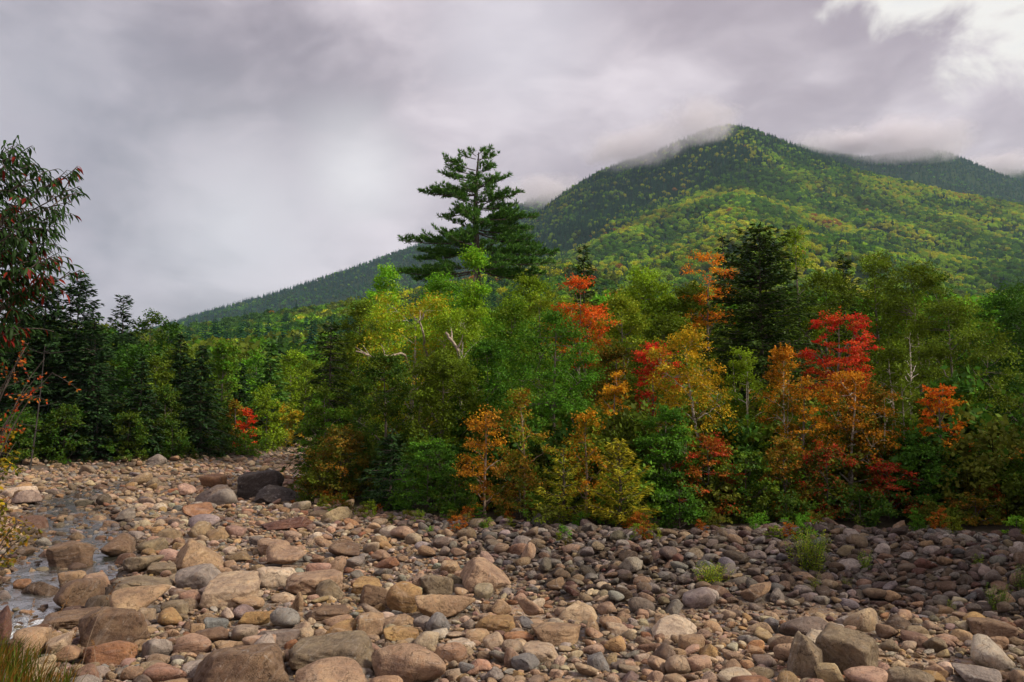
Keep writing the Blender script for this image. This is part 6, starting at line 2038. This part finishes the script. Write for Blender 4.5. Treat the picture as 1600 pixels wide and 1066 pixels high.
# ------------------------------------------------------------------ grass on the near bank
def build_grass():
    r = np.random.default_rng(6)
    mb = MB()
    n = 6500
    x = r.uniform(-7.6, -4.3, n); y = r.uniform(6.6, 9.3, n)
    dN, _ = seg_dist(x, y, NEAR_EDGE); sN = np.where(inside(x, y, NEAR), dN, -dN)
    cl = noise2(x, y, 2.2, 2, 12)
    ok = (sN > -0.2) & (cl > -0.25)
    x, y, sN = x[ok], y[ok], sN[ok]
    z = H(x, y)
    pv, f, at_ = [], [], []
    k0 = 0
    for i in range(len(x)):
        h = r.uniform(0.16, 0.40) * (1.15 if r.random() < 0.2 else 1)
        a = r.normal(-0.2, 1.1)
        lean = r.uniform(0.15, 0.75) * h
        b = np.array([x[i], y[i], z[i] - 0.02])
        tip = b + np.array([math.cos(a) * lean, math.sin(a) * lean, h])
        P = bez(b, b + np.array([math.cos(a) * lean * 0.2, math.sin(a) * lean * 0.2, h * 0.75]), tip, 5)
        w = r.uniform(0.004, 0.008); s = np.array([-math.sin(a + r.normal(0, 0.6)), math.cos(a), 0])
        W = w * np.array([1, 0.95, 0.8, 0.5, 0.08])
        v = np.concatenate([P + s * W[:, None], P - s * W[:, None]])
        q = [(j, j + 1, j + 6, j + 5) for j in range(4)]
        pal = 1.0 if r.random() < 0.42 else 0.0
        mb.add(v, q, a4=np.tile([[r.uniform(0.7, 1.3), np.clip(pal + r.normal(0, .2), 0, 1)]], (4, 1)))
    o = link('grass', mb.mesh('grass', M_LEAF, False, True))
    o.color = (0.085, 0.125, 0.014, 1); o['col2'] = [0.22, 0.11, 0.02]
    tag(o, 'long green and straw coloured grass at the water side', None, None, 'stuff')
    # tall dry stalks arching over the water, each a thing
    for k, (px, py, tx, ty) in enumerate(((120, 1075, 190, 905), (150, 1075, 145, 1000), (60, 1075, 110, 930), (175, 1070, 215, 1010), (30, 1075, 55, 935), (95, 1078, 120, 985))):
        g = ground(px, py); tip = np.array(at(tx, ty, g.y + 0.15)) - np.array(g)
        mb = MB()
        tube(mb, bez(np.array([0, 0, -0.02]), tip * np.array([0.25, 0.3, 0.7]), tip, 9), np.linspace(0.0035, 0.0015, 9), 4)
        hm = MB()
        m = 26
        t = r.uniform(0.72, 1.0, m); P = bez(np.array([0, 0, -0.02]), tip * np.array([0.25, 0.3, 0.7]), tip, 9)
        p = np.stack([np.interp(t, np.linspace(0, 1, 9), P[:, i]) for i in range(3)], 1)
        quads(hm, p, np.array([tip[0] * .6, 0, 0.4]) + r.normal(0, .35, (m, 3)), r.normal(0, 1, (m, 3)), 0.03, 0.008, np.ones(m), r.random(m), 0)
        e = link('grass_stalk', None, None, g)
        tag(e, ['longest dry grass stalk arching over the white riffle', 'short dry stalk before the orange brown boulder', 'dry stalk leaning over the flat slab in the riffle', 'rust coloured stalk nearest the orange brown boulder', 'dry stalk at the dark red boulder in the grass', 'upright dry stalk in the middle of the grass'][k], 'grass stalk', 'dry grass stalks on the near bank')
        link('stalk', mb.mesh('stalk', M_TBARK), e)
        c = link('seed_head', hm.mesh('seed_head', M_LEAF, False, True), e); c.color = (0.30, 0.15, 0.04, 1); c['col2'] = [0.2, 0.09, 0.03]


build_grass()


# ------------------------------------------------------------------ the near tree with long drooping leaves
def long_leaf_mesh(k):
    """lance shaped leaf, 1 unit long, curving down, folded on the midrib"""
    n = 6
    t = np.linspace(0, 1, n)
    w = 0.115 * np.sin(np.pi * np.clip(t, 0.02, 1) ** 0.8) ** 0.8 + 0.004
    droop = -(0.22 + 0.1 * k) * t ** 2
    mid = np.stack([t * (1 - 0.1 * t), 0 * t, droop], 1)
    l = mid + np.stack([0 * t, w, 0.35 * w], 1); rr = mid + np.stack([0 * t, -w, 0.35 * w], 1)
    mb = MB()
    v = np.concatenate([mid, l, rr])
    f = []
    for i in range(n - 1):
        f += [(i, i + 1, n + i + 1, n + i), (i + 1, i, 2 * n + i, 2 * n + i + 1)]
    a = np.tile([[0.9 + 0.15 * k, 0.3]], (len(f), 1))
    mb.add(v, f, a4=a)
    return mb.mesh('leaf', M_LEAF, True, True)


def build_long_leaf_tree():
    r = np.random.default_rng(15)
    Yt = 7.4
    bx = at(-120, 640, Yt).x; by = Yt
    bz = float(H(np.array([bx]), np.array([by]))[0])
    org = np.array([bx, by, bz])
    e = link('cherry_tree', None, None, org); tag(e, 'near tree with long drooping green and red leaves reaching in from the left edge', 'tree')
    tmb = MB()
    top = np.array(at(-60, 215, Yt)) - org
    T = bez([0, 0, -0.3], [top[0] * 0.2, 0.1, top[2] * 0.55], top, 14)
    tube(tmb, T, np.linspace(0.085, 0.015, 14), 9)
    tips = [(34, 236, 0), (52, 258, .1), (90, 264, .2), (118, 264, 0), (124, 291, .1), (106, 316, -.1), (91, 333, .2), (85, 350, 0), (68, 362, .3), (66, 377, -.2), (89, 382, .1), (93, 394, 0), (88, 406, .2), (110, 423, .1),
            (8, 246, .2), (22, 268, -.1), (-8, 262, 0), (40, 290, .3), (12, 300, .1), (62, 292, -.2), (30, 322, .2), (58, 330, 0), (0, 335, .3), (-20, 310, 0), (44, 352, -.2), (18, 366, .1), (42, 384, .3), (10, 392, -.2), (64, 402, .2),
            (30, 410, 0), (-12, 380, .2), (54, 424, .3), (12, 432, .1), (78, 430, -.1), (36, 448, .3), (-8, 440, .1), (60, 452, 0), (20, 474, .2), (44, 482, .1), (-2, 490, .3), (30, 512, 0), (52, 516, .2), (8, 528, .1)]
    leaves = []
    for (px, py, dy) in tips:
        tip = np.array(at(px, py, Yt + dy * 1.6 + r.normal(0, .15))) - org
        z0 = np.clip(tip[2] - 0.42 * abs(tip[0] - 0.3) - r.uniform(0.1, 0.5), 0.8, top[2] * 0.93)
        st = np.array([np.interp(z0, T[:, 2], T[:, i]) for i in range(2)] + [z0])
        P = bez(st, st * 0.45 + tip * 0.55 + np.array([0, 0, 0.10]), tip, 9)
        P[2:-1] += r.normal(0, 0.022, (6, 3))
        tube(tmb, P, np.linspace(0.014, 0.003, 9), 4)
        red = r.random() < 0.15
        twigs = [P]
        for q in range(8):                     # side shoots that fork off the limb
            t0 = r.uniform(0.45, 0.9)
            p0 = np.array([np.interp(t0, np.linspace(0, 1, 9), P[:, i]) for i in range(3)])
            dv = P[-1] - P[-4]; dv = dv / np.linalg.norm(dv) * 0.6 + np.array([0, r.normal(0, .5), r.normal(-0.05, .35)])
            e2 = p0 + dv * r.uniform(0.16, 0.34)
            tw = bez(p0, (p0 + e2) / 2 + np.array([0, 0, 0.03]) + r.normal(0, .02, 3), e2, 9)
            tube(tmb, tw, np.linspace(0.006, 0.003, 9), 3)
            twigs.append(tw)
        for qi, Q in enumerate(twigs):
            m = 11 if qi == 0 else 7
            span = 0.36 if qi == 0 else 0.85
            for j in range(m):
                t = 1.0 - span * (j / m) ** 1.1
                p = np.array([np.interp(t, np.linspace(0, 1, 9), Q[:, i]) for i in range(3)])
                tg = Q[-1] - Q[-3]; tg /= np.linalg.norm(tg)
                az = math.atan2(tg[1], tg[0]) + (1 if j % 2 else -1) * r.uniform(0.25, 1.2) * (0.3 if j == 0 else 1)
                pitch = r.uniform(0.0, 0.9) + 0.25 * (j / m)
                leaves.append((p, az, pitch, 0.105 * r.uniform(0.6, 1.25), r.random() < (0.28 if red else 0.02 + 0.10 * (py > 390))))
    tk = link('trunk', tmb.mesh('trunk', M_DBARK), e)
    meshes = [long_leaf_mesh(k) for k in range(3)]
    order = r.permutation(len(leaves))
    rest = MB()
    for c, i in enumerate(order):
        p, az, pitch, s, red = leaves[i]
        M = Matrix.Translation(Vector(p)) @ Matrix.Rotation(az, 4, 'Z') @ Matrix.Rotation(pitch, 4, 'Y') @ Matrix.Rotation(float(r.normal(0, .35)), 4, 'X') @ Matrix.Scale(float(s), 4)
        if c < 300:
            o = link('leaf', meshes[i % 3], e)
            o.matrix_local = M
            base = (0.20, 0.022, 0.014) if red else tuple(np.array((0.030, 0.068, 0.016)) * r.uniform(0.7, 1.35))
            o.color = (*base, 1); o['col2'] = [float(v) * 1.3 for v in base]
        else:
            me = meshes[i % 3]
            v = np.array([M @ x.co for x in me.vertices]); f = np.array([q.vertices[:] for q in me.polygons])
            rest.add(v, f, a4=np.tile([[r.uniform(0.75, 1.25), 1.0 if red else 0.0]], (len(f), 1)))
    o = link('leaves', rest.mesh('leaves', M_LEAF, True, True), e); o['kind'] = 'stuff'
    o.color = (0.030, 0.068, 0.016, 1); o['col2'] = [0.20, 0.022, 0.014]


build_long_leaf_tree()


def side_branch(name, label, px0, py0, Y, sprays, col, col2, leaf, mixf, seed, cat='shrub'):
    """shrub of the near bank whose sprays reach into the picture from the left edge"""
    r = np.random.default_rng(seed)
    b = at(px0, py0, Y); z = float(H(np.array([b.x]), np.array([b.y]))[0])
    org = np.array([b.x, b.y, z])
    e = link(name, None, None, org); tag(e, label, cat, 'leafy shrubs of the near bank')
    s, l = MB(), MB()
    for (px, py, n) in sprays:
        tip = np.array(at(px, py, Y + r.normal(0, .25))) - org
        P = bez(np.array([r.normal(0, .08), r.normal(0, .08), -0.05]), tip * np.array([0.35, 0.5, 0.8]), tip, 9)
        tube(s, P, np.linspace(0.012, 0.003, 9), 4)
        pp = []
        for q in range(max(3, n // 9)):
            t0 = r.uniform(0.62, 1.0)
            p0 = np.array([np.interp(t0, np.linspace(0, 1, 9), P[:, i]) for i in range(3)])
            e2 = p0 + np.array([r.normal(0.06, .10), r.normal(0, .10), r.normal(0.02, .09)])
            tw = bez(p0, (p0 + e2) / 2 + np.array([0, 0, 0.02]), e2, 5)
            tube(s, tw, np.linspace(0.003, 0.0015, 5), 3)
            tt = r.uniform(0.25, 1.05, 7)[:, None]
            pp.append(p0 + (e2 - p0) * tt + r.normal(0, 0.012, (7, 3)))
        p = np.concatenate(pp); n = len(p)
        quads(l, p, r.normal(0, 1, (n, 3)) + np.array([0.5, 0, -0.4]), np.array([0, -0.4, 1.0]) + r.normal(0, .5, (n, 3)), leaf * r.uniform(.7, 1.25, n), leaf * 0.62, np.clip(1 + r.normal(0, .22, n), .4, 1.6), np.clip(mixf + r.normal(0, .3, n), 0, 1), 0.1)
    link('stem', s.mesh('stem', M_DBARK), e)
    c = link('foliage', l.mesh('foliage', M_LEAF, False, True), e); c.color = (*FC[col][0], 1); c['col2'] = list(FC[col2][0])


side_branch('maple_sapling', 'sapling with small orange red leaves fanning out before the dark spruces', -90, 900, 7.8,
            [(45, 535, 26), (70, 560, 34), (82, 582, 30), (30, 560, 40), (56, 590, 40), (20, 585, 44), (48, 610, 30), (5, 600, 44), (15, 650, 40), (-10, 560, 40), (-15, 630, 40), (38, 548, 24)], 'crim', 'rust', 0.04, 0.5, 3, 'tree')
side_branch('near_shrub', 'olive leaved shrub at the left edge above the far stones', -70, 930, 8.2,
            [(10, 660, 60), (25, 690, 60), (5, 700, 70), (-10, 680, 60), (20, 720, 50), (-5, 730, 60), (0, 640, 40)], 'dolive', 'gold', 0.06, 0.22, 4)
side_branch('near_shrub', 'rusty leaved shrub at the left edge over the dark pool', -60, 960, 8.4,
            [(15, 780, 60), (30, 815, 70), (8, 820, 80), (36, 840, 50), (-10, 800, 70), (10, 850, 60), (25, 862, 40), (-5, 870, 60)], 'ruddy', 'rust', 0.05, 0.35, 5)
